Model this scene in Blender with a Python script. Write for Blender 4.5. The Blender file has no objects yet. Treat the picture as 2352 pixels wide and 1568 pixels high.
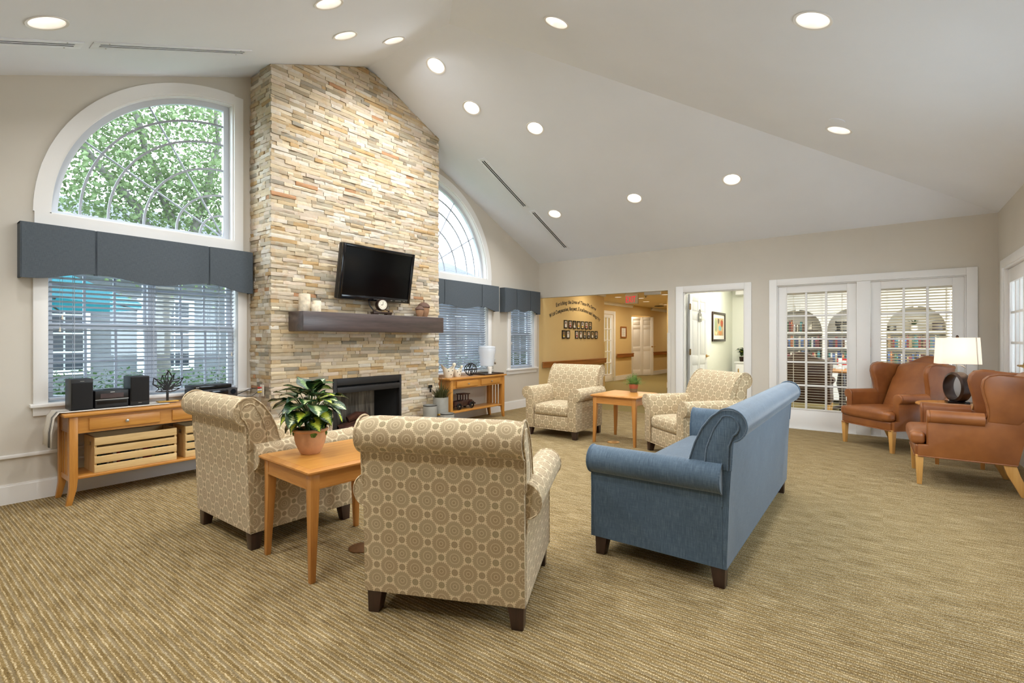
import bpy, bmesh, math, random
from mathutils import Vector, Matrix
from mathutils.geometry import delaunay_2d_cdt
random.seed(7)
C = bpy.context.scene.collection
S = bpy.context.scene
PI = math.pi
R = math.radians

# ------------------------------------------------------------------ camera, world, exposure
cam_data = bpy.data.cameras.new('camera')
cam = bpy.data.objects.new('camera', cam_data); C.objects.link(cam)
cam.location = (0, 0, 1.25)
cam.rotation_euler = (R(90), 0, R(37.0 - 90))
cam_data.sensor_width = 36
cam_data.lens = 1130.5 / 2352 * 36
cam_data.shift_y = -4.5 / 2352
cam_data.clip_start = 0.05
S.camera = cam
S.view_settings.view_transform = 'Standard'
S.view_settings.look = 'None'
S.view_settings.gamma = 1
S.view_settings.use_curve_mapping = False
S.view_settings.exposure = 0.3
S.cycles.use_denoising = True
S.cycles.max_bounces = 9
S.cycles.diffuse_bounces = 5
S.cycles.transparent_max_bounces = 24
S.cycles.sample_clamp_indirect = 6
W = bpy.data.worlds.new('sky'); S.world = W; W.use_nodes = True
W.node_tree.nodes['Background'].inputs[0].default_value = (0.78, 0.90, 1.0, 1)
W.node_tree.nodes['Background'].inputs[1].default_value = 9.0
LAMP_W = 7.0                                   # watts of each ceiling downlight
LAMP_COL = (0.96, 0.985, 1.0)

def portal(name, loc, rot, sx, sy):               # guides sky sampling through a window, emits nothing itself
    ld = bpy.data.lights.new(name, 'AREA'); ld.shape = 'RECTANGLE'; ld.size = sx; ld.size_y = sy; ld.cycles.is_portal = True
    o = bpy.data.objects.new(name, ld); C.objects.link(o); o.location = loc; o.rotation_euler = rot
portal('portal', (1.62, 5.50, 1.42), (R(-90), 0, 0), 1.5, 1.35); portal('portal', (5.64, 5.50, 1.42), (R(-90), 0, 0), 1.5, 1.35)
portal('portal', (1.62, 5.50, 2.95), (R(-90), 0, 0), 1.45, 1.45); portal('portal', (5.64, 5.50, 2.95), (R(-90), 0, 0), 1.45, 1.45)
portal('portal', (7.35, 5.50, 1.4), (R(-90), 0, 0), .75, 1.35)
portal('portal', (6.65, -1.2, 1.05), (R(90), 0, 0), 1.85, 2.1); portal('portal', (3.9, -1.2, 1.55), (R(90), 0, 0), 2.1, 1.4)

# ------------------------------------------------------------------ room measures (metres)
XW, YN, YS, XWEST = 7.91, 5.31, -1.06, -0.63      # east, north (fireplace), south, west walls
XR, ZR, ZE, YH = 3.64, 4.485, 2.715, 3.55         # ridge x, ridge height, eave height, hip point
CX0, CX1, CY = 2.478, 4.797, 4.88                 # chimney breast
SL = (ZR - ZE) / (XW - XR); SH = (ZR - ZE) / (YH - YS)
XM = 3.632                                        # mirror line of the north wall windows

# ------------------------------------------------------------------ material helpers
def srgb(c):
    return tuple(((v/255)/12.92 if v/255 <= .04045 else ((v/255+.055)/1.055)**2.4) for v in c) + (1,)
class NT:
    def __init__(s, name):
        s.m = bpy.data.materials.new(name); s.m.use_nodes = True
        s.t = s.m.node_tree; s.p = s.t.nodes['Principled BSDF']
    def n(s, typ, **kw):
        nd = s.t.nodes.new('ShaderNode' + typ)
        for k, v in kw.items():
            if k.startswith('i_'):
                key = k[2:]; key = int(key) if key.isdigit() else key
                nd.inputs[key].default_value = v
            else: setattr(nd, k, v)
        return nd
    def l(s, a, ao, b, bi): s.t.links.new(a.outputs[ao], b.inputs[bi])
    def set(s, **kw):
        for k, v in kw.items(): s.p.inputs[k.replace('_', ' ')].default_value = v
    def math(s, op, a, b=None, c=None):
        nd = s.n('Math', operation=op)
        for i, x in enumerate((a, b, c)):
            if x is None: continue
            if isinstance(x, (int, float)): nd.inputs[i].default_value = x
            else: s.t.links.new(x, nd.inputs[i])
        return nd.outputs[0]
    def mix(s, fac, a, b):
        nd = s.n('Mix', data_type='RGBA')
        for i, x in ((0, fac), (6, a), (7, b)):
            if isinstance(x, (int, float, tuple)): nd.inputs[i].default_value = x
            else: s.t.links.new(x, nd.inputs[i])
        return nd.outputs[2]
    def ramp(s, fac, stops, interp='LINEAR'):
        nd = s.n('ValToRGB'); cr = nd.color_ramp; cr.interpolation = interp
        while len(cr.elements) < len(stops): cr.elements.new(.5)
        for e, (p, c) in zip(cr.elements, stops): e.position = p; e.color = c
        s.t.links.new(fac, nd.inputs[0]); return nd.outputs[0]
    def bump(s, h, strength=.3, dist=.01):
        nd = s.n('Bump'); nd.inputs['Strength'].default_value = strength; nd.inputs['Distance'].default_value = dist
        s.t.links.new(h, nd.inputs['Height']); s.t.links.new(nd.outputs[0], s.p.inputs['Normal'])
    def base(s, c): s.t.links.new(c, s.p.inputs['Base Color'])
    def coord(s, which='Object', scale=(1, 1, 1), rot=(0, 0, 0)):
        tc = s.n('TexCoord'); mp = s.n('Mapping'); mp.inputs['Scale'].default_value = scale; mp.inputs['Rotation'].default_value = rot
        s.l(tc, which, mp, 0); return mp.outputs[0]
    def noise(s, vec, scale, detail=3, rough=.55):
        nd = s.n('TexNoise'); nd.inputs['Scale'].default_value = scale; nd.inputs['Detail'].default_value = detail
        nd.inputs['Roughness'].default_value = rough; s.t.links.new(vec, nd.inputs['Vector']); return nd.outputs[0]

MATS = {}
def plain(name, col, rough=.5, metal=0, var=0.0, vscale=8, bump=0, bscale=200, spec=.5, coat=0, emit=None, estr=0):
    t = NT(name); c = srgb(col)
    t.set(Base_Color=c, Roughness=rough, Metallic=metal); t.p.inputs['Specular IOR Level'].default_value = spec
    if coat: t.p.inputs['Coat Weight'].default_value = coat
    v = t.coord()
    if var:
        f = t.noise(v, vscale, 4)
        d = tuple(x * (1 - var) for x in c[:3]) + (1,); b = tuple(min(1, x * (1 + var)) for x in c[:3]) + (1,)
        t.base(t.ramp(f, [(.3, d), (.7, b)]))
    if bump: t.bump(t.noise(v, bscale, 2), bump, .002)
    if emit: t.set(Emission_Color=srgb(emit), Emission_Strength=estr)
    MATS[name] = t.m; return t.m
def wood(name, dark, light, axis, rough=.4, scale=1.0, coat=0.0):
    t = NT(name); sc = [14*scale]*3; sc['xyz'.index(axis)] = .9*scale
    v = t.coord('Object', tuple(sc))
    f = t.noise(v, 2.2, 5, .6); g = t.noise(v, 14, 2)
    h = t.math('ADD', t.math('MULTIPLY', f, .75), t.math('MULTIPLY', g, .25))
    t.base(t.ramp(h, [(.32, srgb(dark)), (.68, srgb(light))])); t.set(Roughness=rough)
    if coat: t.p.inputs['Coat Weight'].default_value = coat; t.p.inputs['Coat Roughness'].default_value = .25
    t.bump(g, .08, .002); MATS[name] = t.m; return t.m

wall_m = plain('wall_paint', (204, 197, 185), .85, var=.03, vscale=1.5, bump=.05, bscale=90)
wall2_m = plain('corridor_paint', (214, 187, 132), .85, var=.03, vscale=1.5)
office_m = plain('office_paint', (229, 230, 219), .85, var=.02, vscale=1.5)
ceil_m = plain('ceiling_paint', (231, 235, 243), .9, var=.02, vscale=1.2, bump=.04, bscale=60)
white_m = plain('white_trim', (232, 230, 227), .45, var=.015, vscale=3)
muntin_m = plain('muntin_backlit_white', (168, 173, 184), .5, var=.02, vscale=3)  # white bars greyed in the colour itself to look backlit
white2_m = plain('white_sash', (206, 211, 219), .45, var=.015, vscale=3)
slat_m = plain('blind_slat', (170, 176, 186), .5, var=.02, vscale=3)
cream_slat_m = plain('cream_blind_slat', (226, 219, 204), .5, var=.02, vscale=3)
dark_m = plain('void_black', (14, 13, 13), .9, var=.1)
for ax in 'xyz':
    wood('maple_' + ax, (168, 108, 46), (198, 138, 70), ax, .33, 1, .25)
    wood('honey_' + ax, (174, 112, 44), (202, 144, 68), ax, .35, 1, .2)
    wood('pine_' + ax, (196, 158, 98), (226, 196, 142), ax, .55, .8)
    wood('dark_' + ax, (42, 27, 22), (66, 43, 35), ax, .35, 1, .2)
    wood('oakrail_' + ax, (132, 76, 28), (170, 106, 46), ax, .35, 1, .3)
mantel_m = wood('mantel_wood', (46, 36, 35), (86, 70, 66), 'x', .35, .55, .3)
beech_m = wood('beech_leg', (198, 144, 74), (220, 170, 98), 'z', .4, 1, .15)
iron_m = plain('black_iron', (30, 29, 29), .5, .3, var=.1, vscale=30)
blackp_m = plain('black_plastic', (22, 21, 22), .4, var=.06, vscale=20)
blacks_m = plain('black_cloth_grille', (19, 18, 18), .9, var=.15, vscale=300, bump=.2, bscale=600)
gloss_m = plain('gloss_black', (12, 11, 14), .12, var=.05)
screen_m = plain('screen_glass', (4, 4, 5), .12, var=.05, spec=.2)
silver_m = plain('satin_silver', (198, 196, 190), .3, .9, var=.04, vscale=20)
brass_m = plain('brass', (190, 150, 80), .3, .9, var=.06, vscale=20)
bronze_m = plain('dark_bronze', (58, 42, 34), .3, .6, var=.12, vscale=9)
gold_m = plain('gold_band', (206, 160, 70), .35, .7, var=.05)
zinc_m = plain('galvanised', (146, 143, 134), .6, .2, var=.08, vscale=12)
char_m = plain('charcoal_metal', (40, 38, 38), .5, .3, var=.05, vscale=20)
terra_m = plain('terracotta', (196, 146, 104), .75, var=.2, vscale=9, bump=.1, bscale=60)
terra2_m = plain('small_terracotta', (160, 84, 54), .75, var=.1, vscale=18)
candle_m = plain('birch_bark', (222, 208, 184), .8, var=.22, vscale=22)
acorn_m = plain('acorn_wood', (156, 116, 84), .55, var=.16, vscale=22)
acorncap_m = plain('acorn_cap', (92, 66, 52), .75, var=.3, vscale=60, bump=.5, bscale=120)
cream_m = plain('cream_ceramic', (222, 212, 190), .5, var=.04, vscale=12)
paper_m = plain('paper', (232, 228, 220), .8, var=.03, vscale=30)
red_m = plain('red_plastic', (196, 30, 30), .4, var=.05)
yel_m = plain('yellow_plastic', (226, 190, 40), .4, var=.05)
ivory_m = plain('ivory_plate', (224, 214, 196), .45, var=.02)
bark_m = plain('tree_bark', (104, 102, 98), .9, var=.2, vscale=9, bump=.4, bscale=30)
soil_m = plain('moss', (84, 104, 30), .95, var=.45, vscale=60, bump=.6, bscale=150)
stemg_m = plain('green_stem', (70, 96, 46), .6, var=.15, vscale=20)
lamp_on_m = plain('lamp_glow', (255, 244, 226), .5, emit=(255, 246, 232), estr=4.0)
refl_m = plain('can_reflector', (244, 243, 242), .3, .25, var=.03)
truck_m = plain('toy_truck_wood', (62, 34, 30), .35, var=.15, vscale=14, coat=.3)
plast_m = plain('clear_jug', (236, 240, 246), .18, var=.01)

def leaf_mat(name, dark, mid, pale, w):
    t = NT(name); tc = t.n('TexCoord'); sp = t.n('SeparateXYZ'); t.l(tc, 'UV', sp, 0)
    n = t.noise(tc.outputs['UV'], 7, 3)
    a = t.math('ABSOLUTE', t.math('SUBTRACT', sp.outputs[0], .5))
    e = t.math('ADD', t.math('MULTIPLY', a, 2.0), t.math('MULTIPLY', t.math('SUBTRACT', n, .5), .9))
    wv = t.n('TexWave', wave_type='BANDS', bands_direction='Y'); wv.inputs['Scale'].default_value = 3.2; wv.inputs['Distortion'].default_value = 2
    t.l(tc, 'UV', wv, 0)
    e = t.math('ADD', e, t.math('MULTIPLY', t.math('SUBTRACT', wv.outputs[1], .5), .25))
    t.base(t.ramp(e, [(w*.35, srgb(pale)), (w, srgb(mid)), (min(.98, w+.2), srgb(dark))]))
    t.set(Roughness=.32); MATS[name] = t.m; return t.m
leafA_m = leaf_mat('variegated_leaf', (30, 60, 28), (66, 100, 46), (196, 204, 146), .34)
leafB_m = leaf_mat('yellow_centred_leaf', (32, 56, 28), (130, 158, 44), (196, 204, 70), .48)
leafC_m = leaf_mat('deep_green_leaf', (26, 52, 26), (44, 76, 34), (120, 150, 78), .2)

def leafy(name, a, b, trans=.35):
    t = NT(name); oi = t.n('TexCoord'); v = t.coord('Object')
    c = t.ramp(t.noise(v, 3.5, 6, .8), [(.32, srgb(a)), (.66, srgb(b))])
    t.base(c); t.set(Roughness=.6)
    tr = t.n('BsdfTranslucent'); t.t.links.new(c, tr.inputs[0]); mx = t.n('MixShader'); mx.inputs[0].default_value = trans
    out = t.t.nodes['Material Output']; t.l(t.p, 0, mx, 1); t.l(tr, 0, mx, 2); t.l(mx, 0, out, 0)
    MATS[name] = t.m; return t.m
tree_m = leafy('tree_leaves', (74, 94, 56), (124, 144, 100), .45)
hedge_m = leafy('hedge_leaves', (34, 60, 32), (72, 100, 56))
fern_m = leafy('fern_leaves', (76, 108, 48), (140, 168, 92))
grass_m = leafy('planter_grass', (44, 58, 32), (92, 88, 46), .2)

def glass_mat():
    t = NT('window_glass'); tr = t.n('BsdfTransparent'); tr.inputs[0].default_value = (.97, .98, .98, 1)
    gl = t.n('BsdfGlossy'); gl.inputs['Roughness'].default_value = .02
    fr = t.n('LayerWeight'); fr.inputs[0].default_value = .5; mx = t.n('MixShader')
    t.t.links.new(t.math('ADD', t.math('MULTIPLY', t.math('POWER', fr.outputs[1], 4), .5), .035), mx.inputs[0]); t.l(tr, 0, mx, 1); t.l(gl, 0, mx, 2); t.l(mx, 0, t.t.nodes['Material Output'], 0)
    return t.m
glass_m = glass_mat()
def clear_plastic():
    t = NT('frosted_plastic'); tr = t.n('BsdfTransparent'); tr.inputs[0].default_value = (.93, .95, .97, 1)
    mx = t.n('MixShader'); mx.inputs[0].default_value = .62; t.set(Base_Color=srgb((240, 243, 248)), Roughness=.2)
    t.l(tr, 0, mx, 1); t.l(t.p, 0, mx, 2); t.l(mx, 0, t.t.nodes['Material Output'], 0); return t.m
frost_m = clear_plastic()

def carpet():
    t = NT('loop_carpet'); v = t.coord('Object')
    sp = t.n('SeparateXYZ'); t.t.links.new(v, sp.inputs[0])
    wob = t.noise(v, 45, 2)
    x = t.math('ADD', sp.outputs[0], t.math('MULTIPLY', t.math('SUBTRACT', wob, .5), .012))
    w1 = t.math('SINE', t.math('MULTIPLY', x, 2*PI/.0178)); w2 = t.math('SINE', t.math('MULTIPLY', x, 2*PI/.0356))
    dash = t.noise(t.coord('Object', (56, 6, 1)), 1.0, 2, .6)          # runs of one yarn colour
    blk = t.n('TexChecker'); blk.inputs['Scale'].default_value = 1.0
    t.t.links.new(t.coord('Object', (9, 5, 1)), blk.inputs['Vector'])
    fine = t.noise(v, 300, 2, .7); loop = t.noise(t.coord('Object', (70, 170, 1)), 1.6, 2)
    cl = t.n('Clamp'); t.t.links.new(t.math('MULTIPLY', t.math('SUBTRACT', w1, .15), 1.6), cl.inputs[0]); ridge = cl.outputs[0]
    cl2 = t.n('Clamp'); t.t.links.new(t.math('SUBTRACT', t.math('MULTIPLY', loop, 2.4), .72), cl2.inputs[0])
    cream = t.math('MULTIPLY', ridge, cl2.outputs[0])
    h = t.math('ADD', t.math('MULTIPLY', t.math('SUBTRACT', loop, .5), .75), t.math('MULTIPLY', t.math('SUBTRACT', fine, .5), .55))
    h = t.math('ADD', h, t.math('MULTIPLY', t.math('SUBTRACT', dash, .5), .55))
    h = t.math('ADD', h, t.math('MULTIPLY', cream, .40)); h = t.math('ADD', h, t.math('MULTIPLY', blk.outputs[1], .03))
    f = t.math('ADD', h, .40)
    c1 = t.ramp(f, [(.12, srgb((58, 45, 25))), (.38, srgb((122, 101, 63))), (.58, srgb((158, 135, 92))), (.80, srgb((222, 205, 170)))])
    g = t.math('MULTIPLY', t.math('GREATER_THAN', t.math('MULTIPLY', w2, -1), .35), t.math('MULTIPLY', dash, .55))
    c2 = t.mix(g, c1, srgb((128, 124, 112)))
    big = t.noise(v, .8, 3)
    c3 = t.mix(t.math('MULTIPLY', big, .16), c2, srgb((146, 116, 66)))
    t.base(c3); t.set(Roughness=.95); t.p.inputs['Specular IOR Level'].default_value = .1
    t.bump(h, .5, .006); return t.m
carpet_m = carpet()
corr_carpet_m = plain('corridor_carpet', (128, 112, 62), .95, var=.18, vscale=60, bump=.3, bscale=300)

def medallion():
    t = NT('medallion_fabric'); tc = t.n('TexCoord'); mp = t.n('Mapping'); mp.inputs['Scale'].default_value = (1/.124,)*3
    t.l(tc, 'UV', mp, 0); sp = t.n('SeparateXYZ'); t.l(mp, 0, sp, 0)
    U, V = sp.outputs[0], sp.outputs[1]
    def cell(du, dv):                                  # centred cell coords -> radius, angle
        a = t.math('SUBTRACT', t.math('FRACT', t.math('ADD', U, du)), .5); b = t.math('SUBTRACT', t.math('FRACT', t.math('ADD', V, dv)), .5)
        r = t.math('SQRT', t.math('ADD', t.math('MULTIPLY', a, a), t.math('MULTIPLY', b, b)))
        return r, t.math('ARCTAN2', b, a)
    def flower(du, dv, rad, petals):
        r, an = cell(du, dv); rn = t.math('DIVIDE', r, rad)
        spoke = t.math('ABSOLUTE', t.math('SINE', t.math('MULTIPLY', an, petals/2)))
        fine = t.math('ABSOLUTE', t.math('SINE', t.math('MULTIPLY', an, petals)))
        inside = t.math('LESS_THAN', rn, t.math('ADD', t.math('MULTIPLY', spoke, .16), .86))
        band = lambda c, w: t.math('LESS_THAN', t.math('ABSOLUTE', t.math('SUBTRACT', rn, c)), w)
        outer = t.math('MULTIPLY', t.math('GREATER_THAN', rn, .56), t.math('MULTIPLY', t.math('SUBTRACT', 1.0, fine), .75))
        cut = t.math('MAXIMUM', t.math('MAXIMUM', t.math('MULTIPLY', band(.50, .045), .9), t.math('MULTIPLY', band(.20, .05), .8)), outer)
        dots = t.math('MULTIPLY', band(.36, .06), t.math('MULTIPLY', t.math('GREATER_THAN', spoke, .8), .5))
        return t.math('MULTIPLY', inside, t.math('SUBTRACT', .92, t.math('MULTIPLY', t.math('MAXIMUM', cut, dots), .62)))
    A = flower(.5, .5, .35, 26); B = flower(0, 0, .35, 26)
    a2 = flower(0, .5, .125, 14); b2 = flower(.5, 0, .125, 14)
    c = srgb((217, 198, 162))
    c = t.mix(A, c, srgb((150, 126, 92))); c = t.mix(B, c, srgb((152, 132, 99)))
    c = t.mix(a2, c, srgb((126, 102, 68))); c = t.mix(b2, c, srgb((122, 106, 70)))
    wv = t.noise(t.coord('UV', (1, 1, 1)), 900, 2)
    c = t.mix(t.math('MULTIPLY', t.math('SUBTRACT', wv, .35), .35), c, srgb((120, 100, 68)))
    t.base(c); t.set(Roughness=.8); t.p.inputs['Sheen Weight'].default_value = .15
    t.bump(wv, .12, .001); return t.m
med_m = medallion()
def chenille():
    t = NT('blue_chenille'); a = t.noise(t.coord('UV', (300, 16, 1)), 1, 3, .7); b = t.noise(t.coord('UV', (16, 260, 1)), 1, 2)
    p = t.noise(t.coord('UV'), 3.5, 3)
    f = t.math('ADD', t.math('MULTIPLY', a, .62), t.math('ADD', t.math('MULTIPLY', b, .2), t.math('MULTIPLY', p, .18)))
    t.base(t.ramp(f, [(.3, srgb((44, 61, 77))), (.5, srgb((71, 91, 109))), (.72, srgb((107, 125, 140)))]))
    t.set(Roughness=.75); t.p.inputs['Sheen Weight'].default_value = .35; t.p.inputs['Sheen Roughness'].default_value = .4
    t.bump(a, .25, .002); return t.m
blue_m = chenille()
def leather():
    t = NT('tan_leather'); v = t.coord('UV', (1, 1, 1), (0, 0, R(45)))
    ck = t.n('TexChecker'); ck.inputs['Scale'].default_value = 110; t.t.links.new(v, ck.inputs['Vector'])
    n = t.noise(t.coord('Object'), 5, 3)
    t.base(t.ramp(n, [(.3, srgb((130, 76, 37))), (.7, srgb((158, 97, 50)))])); t.set(Roughness=.36)
    t.bump(ck.outputs[1], .12, .001); return t.m
leather_m = leather()
darkleather_m = plain('brown_leather', (66, 38, 25), .4, var=.12, vscale=5)
def linen():
    t = NT('blue_grey_linen'); a = t.noise(t.coord('UV', (500, 30, 1)), 1, 2, .7); b = t.noise(t.coord('UV', (30, 500, 1)), 1, 2, .7)
    f = t.math('ADD', t.math('MULTIPLY', a, .5), t.math('MULTIPLY', b, .5))
    t.base(t.ramp(f, [(.3, srgb((62, 69, 76))), (.7, srgb((90, 98, 105)))])); t.set(Roughness=.85); t.bump(f, .1, .001); return t.m
linen_m = linen()
def towel():
    t = NT('striped_towel'); tc = t.n('TexCoord'); sp = t.n('SeparateXYZ'); t.l(tc, 'Object', sp, 0)
    y = sp.outputs[1]
    s1 = t.math('LESS_THAN', t.math('ABSOLUTE', t.math('SUBTRACT', y, 5.00)), .013)
    s2 = t.math('LESS_THAN', t.math('ABSOLUTE', t.math('SUBTRACT', t.math('ABSOLUTE', t.math('SUBTRACT', y, 5.00)), .026)), .004)
    n = t.noise(t.coord('Object'), 250, 2)
    c = t.ramp(n, [(.3, srgb((206, 198, 186))), (.7, srgb((228, 222, 212)))])
    t.base(t.mix(t.math('MAXIMUM', s1, s2), c, srgb((74, 72, 72)))); t.set(Roughness=.9); t.bump(n, .2, .002); return t.m
towel_m = towel()
def attr_mat(name, rough, vein=.25, bump=.5, bscale=40):
    t = NT(name); at = t.n('VertexColor', layer_name='Col'); v = t.coord('Object')
    n = t.noise(v, 26, 5, .65); n2 = t.noise(v, 9, 3)
    c = t.mix(t.math('MULTIPLY', t.math('GREATER_THAN', n2, .58), t.math('MULTIPLY', n, vein*1.6)), at.outputs[0], srgb((168, 122, 66)))
    hsv = t.n('HueSaturation'); t.t.links.new(c, hsv.inputs['Color']); t.t.links.new(t.math('ADD', t.math('MULTIPLY', n, vein), 1-vein*.5), hsv.inputs['Value'])
    t.base(hsv.outputs[0]); t.set(Roughness=rough); t.bump(n, bump, .006); return t.m
stone_m = attr_mat('ledger_stone', .8)
def flat_attr(name):
    t = NT(name); at = t.n('VertexColor', layer_name='Col'); t.t.links.new(at.outputs[0], t.p.inputs['Base Color']); t.set(Roughness=.6)
    t.bump(t.noise(t.coord('Object'), 120, 2), .05, .001); return t.m
print_m = flat_attr('printed_colour')
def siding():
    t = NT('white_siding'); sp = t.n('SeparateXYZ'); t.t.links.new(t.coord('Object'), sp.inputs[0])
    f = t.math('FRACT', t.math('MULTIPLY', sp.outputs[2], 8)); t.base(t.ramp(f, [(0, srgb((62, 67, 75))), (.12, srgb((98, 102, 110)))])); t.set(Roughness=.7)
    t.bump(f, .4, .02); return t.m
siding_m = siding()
roof_m = plain('grey_shingle', (68, 70, 78), .9, var=.16, vscale=7)
bounce_ground_m = plain('pale_bounce_ground', (190, 189, 186), .9, var=.05, vscale=3)  # pale ground colour set to bounce daylight up to the ceiling
ground_m = plain('lawn', (80, 104, 58), .95, var=.2, vscale=6)
teal_m = plain('teal_canvas', (8, 66, 96), .8, var=.06, vscale=5)
teal_m = leafy('teal_canopy', (12, 96, 112), (20, 112, 128), .5)
gwin_m = plain('dark_pane', (48, 53, 62), .15, var=.3, vscale=2)
def brick_log():
    t = NT('ash_firebox'); v = t.coord('Object'); sp = t.n('SeparateXYZ'); t.t.links.new(v, sp.inputs[0])
    n = t.noise(t.coord('Object', (30, 1, 3)), 1, 4)
    t.base(t.ramp(n, [(.3, srgb((66, 60, 54))), (.7, srgb((136, 126, 112)))])); t.set(Roughness=.9); return t.m
fire_m = brick_log()
log_m = plain('charred_log', (74, 40, 24), .9, var=.5, vscale=14, bump=.6, bscale=40)
# ------------------------------------------------------------------ geometry helpers
class MB:
    def __init__(s): s.v = []; s.f = []; s.uv = {}; s.col = {}; s.c = None
    def add(s, vs, fs, uvs=None):
        o = len(s.v); s.v += [tuple(v) for v in vs]
        for i, f in enumerate(fs):
            if uvs and uvs[i]: s.uv[len(s.f)] = {o+k: q for k, q in zip(f, uvs[i])}
            if s.c: s.col[len(s.f)] = s.c
            s.f.append(tuple(o + k for k in f))
        return s
    def box(s, x0, x1, y0, y1, z0, z1):
        x0, x1 = sorted((x0, x1)); y0, y1 = sorted((y0, y1)); z0, z1 = sorted((z0, z1))
        return s.add([(x0,y0,z0),(x1,y0,z0),(x1,y1,z0),(x0,y1,z0),(x0,y0,z1),(x1,y0,z1),(x1,y1,z1),(x0,y1,z1)],
                     [(0,3,2,1),(4,5,6,7),(0,1,5,4),(1,2,6,5),(2,3,7,6),(3,0,4,7)])
    def loft(s, rings, cap=True, closed=True):
        n = len(rings[0]); vs = [p for r in rings for p in r]; fs = []; uvs = []
        arc = [0]
        for i in range(n): arc.append(arc[-1] + (Vector(rings[0][(i+1) % n]) - Vector(rings[0][i])).length)
        run = [0]
        for a, b in zip(rings, rings[1:]): run.append(run[-1] + (Vector(b[0]) - Vector(a[0])).length)
        for k in range(len(rings)-1):
            for i in range(n if closed else n-1):
                j = (i+1) % n
                fs.append((k*n+i, k*n+j, (k+1)*n+j, (k+1)*n+i)); uvs.append([(run[k],arc[i]),(run[k],arc[i+1]),(run[k+1],arc[i+1]),(run[k+1],arc[i])])
        if cap:
            fs.append(tuple(reversed(range(n)))); uvs.append(None)
            fs.append(tuple(range((len(rings)-1)*n, len(rings)*n))); uvs.append(None)
        return s.add(vs, fs, uvs)
    def extrude(s, prof, a, b, axis, cap=True, shear=None):
        def P(t, p, q):
            return (t,p,q) if axis == 'x' else (p,t,q) if axis == 'y' else (p,q,t)
        area = sum(p[0]*q[1]-q[0]*p[1] for p, q in zip(prof, prof[1:]+prof[:1]))
        if (area < 0) != (axis == 'y'): prof = prof[::-1]
        return s.loft([[P(a,*p) for p in prof], [P(b,*p) for p in prof]], cap)
    def cyl(s, c, r, z0, z1, n=16, r2=None, axis='z'):
        r2 = r if r2 is None else r2
        def P(rr, z, i):
            a = 2*PI*i/n; u, w = rr*math.cos(a), rr*math.sin(a)
            return (c[0]+u, c[1]+w, z) if axis == 'z' else (z, c[0]+u, c[1]+w) if axis == 'x' else (c[0]+w, z, c[1]+u)
        return s.loft([[P(r,z0,i) for i in range(n)], [P(r2,z1,i) for i in range(n)]])
    def lathe(s, prof, c=(0,0,0), n=24, cap=True):
        return s.loft([[(c[0]+r*math.cos(2*PI*i/n), c[1]+r*math.sin(2*PI*i/n), c[2]+z) for i in range(n)] for r, z in prof], cap)
    def tube(s, pts, r, n=8, closed=False):
        P = [Vector(p) for p in pts]; m = len(P); rings = []
        rr = r if isinstance(r, (list, tuple)) else [r]*m
        up = Vector((0,0,1)); prev = None
        for i, p in enumerate(P):
            if closed: t = (P[(i+1) % m] - P[i-1])
            else: t = P[min(i+1, m-1)] - P[max(i-1, 0)]
            t.normalize()
            if prev is None:
                a = t.cross(up) if abs(t.z) < .9 else t.cross(Vector((1,0,0)))
            else: a = prev - t * prev.dot(t)
            a.normalize(); prev = a; b = t.cross(a)
            rings.append([tuple(p + (a*math.cos(2*PI*k/n) + b*math.sin(2*PI*k/n))*rr[i]) for k in range(n)])
        if closed: rings.append(rings[0])
        return s.loft(rings, not closed)
    def rbox(s, x0, x1, y0, y1, z0, z1, r=.02, n=2, crown=0, seg=3):
        cx, cy, cz = (x0+x1)/2, (y0+y1)/2, (z0+z1)/2; H = ((x1-x0)/2, (y1-y0)/2, (z1-z0)/2)
        r = min(r, min(H)*.98)
        def samp(h):
            e = [h - r*(1-math.sin(PI/2*k/seg)) for k in range(seg, -1, -1)]      # h .. h-r
            q = h - r; mid = [q*(1-2*i/n) for i in range(1, n)]
            return [-x for x in e] + [-m for m in mid] + e[::-1]
        A = [samp(h) for h in H]
        idx = {}; vs = []
        def vert(p):
            k = tuple(round(x, 6) for x in p)
            if k not in idx:
                inn = Vector([max(-(H[i]-r), min(H[i]-r, p[i])) for i in range(3)]); d = Vector(p) - inn
                q = inn + d.normalized()*r if d.length > 1e-9 else Vector(p)
                if crown and p[2] > 0: q.z += crown*max(0, 1-(p[0]/H[0])**4)*max(0, 1-(p[1]/H[1])**4)
                idx[k] = len(vs); vs.append((q.x+cx, q.y+cy, q.z+cz))
            return idx[k]
        fs = []
        for ax in range(3):
            u, w = (ax+1) % 3, (ax+2) % 3
            for sgn in (-1, 1):
                for i in range(len(A[u])-1):
                    for j in range(len(A[w])-1):
                        q = []
                        for du, dw in ((0,0),(1,0),(1,1),(0,1)):
                            p = [0,0,0]; p[ax] = sgn*H[ax]; p[u] = A[u][i+du]; p[w] = A[w][j+dw]; q.append(vert(p))
                        if sgn < 0: q.reverse()
                        if len(set(q)) > 2: fs.append(tuple(dict.fromkeys(q)))
        return s.add(vs, fs)
    def build(s, name, mat, parent=None, bevel=0, smooth=35, seg=2, xf=None, stuff=False, recalc=True):
        me = bpy.data.meshes.new(name)
        vs = [tuple(xf @ Vector(v)) for v in s.v] if xf else s.v
        me.from_pydata(vs, [], s.f); me.update()
        if recalc:
            bm = bmesh.new(); bm.from_mesh(me); bmesh.ops.recalc_face_normals(bm, faces=bm.faces); bm.to_mesh(me); bm.free()
        if bevel:
            bm = bmesh.new(); bm.from_mesh(me)
            es = [e for e in bm.edges if len(e.link_faces) == 2 and e.calc_face_angle(0) > .6]
            bmesh.ops.bevel(bm, geom=es, offset=bevel, segments=seg, affect='EDGES', profile=.5, clamp_overlap=True)
            bm.to_mesh(me); bm.free()
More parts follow.
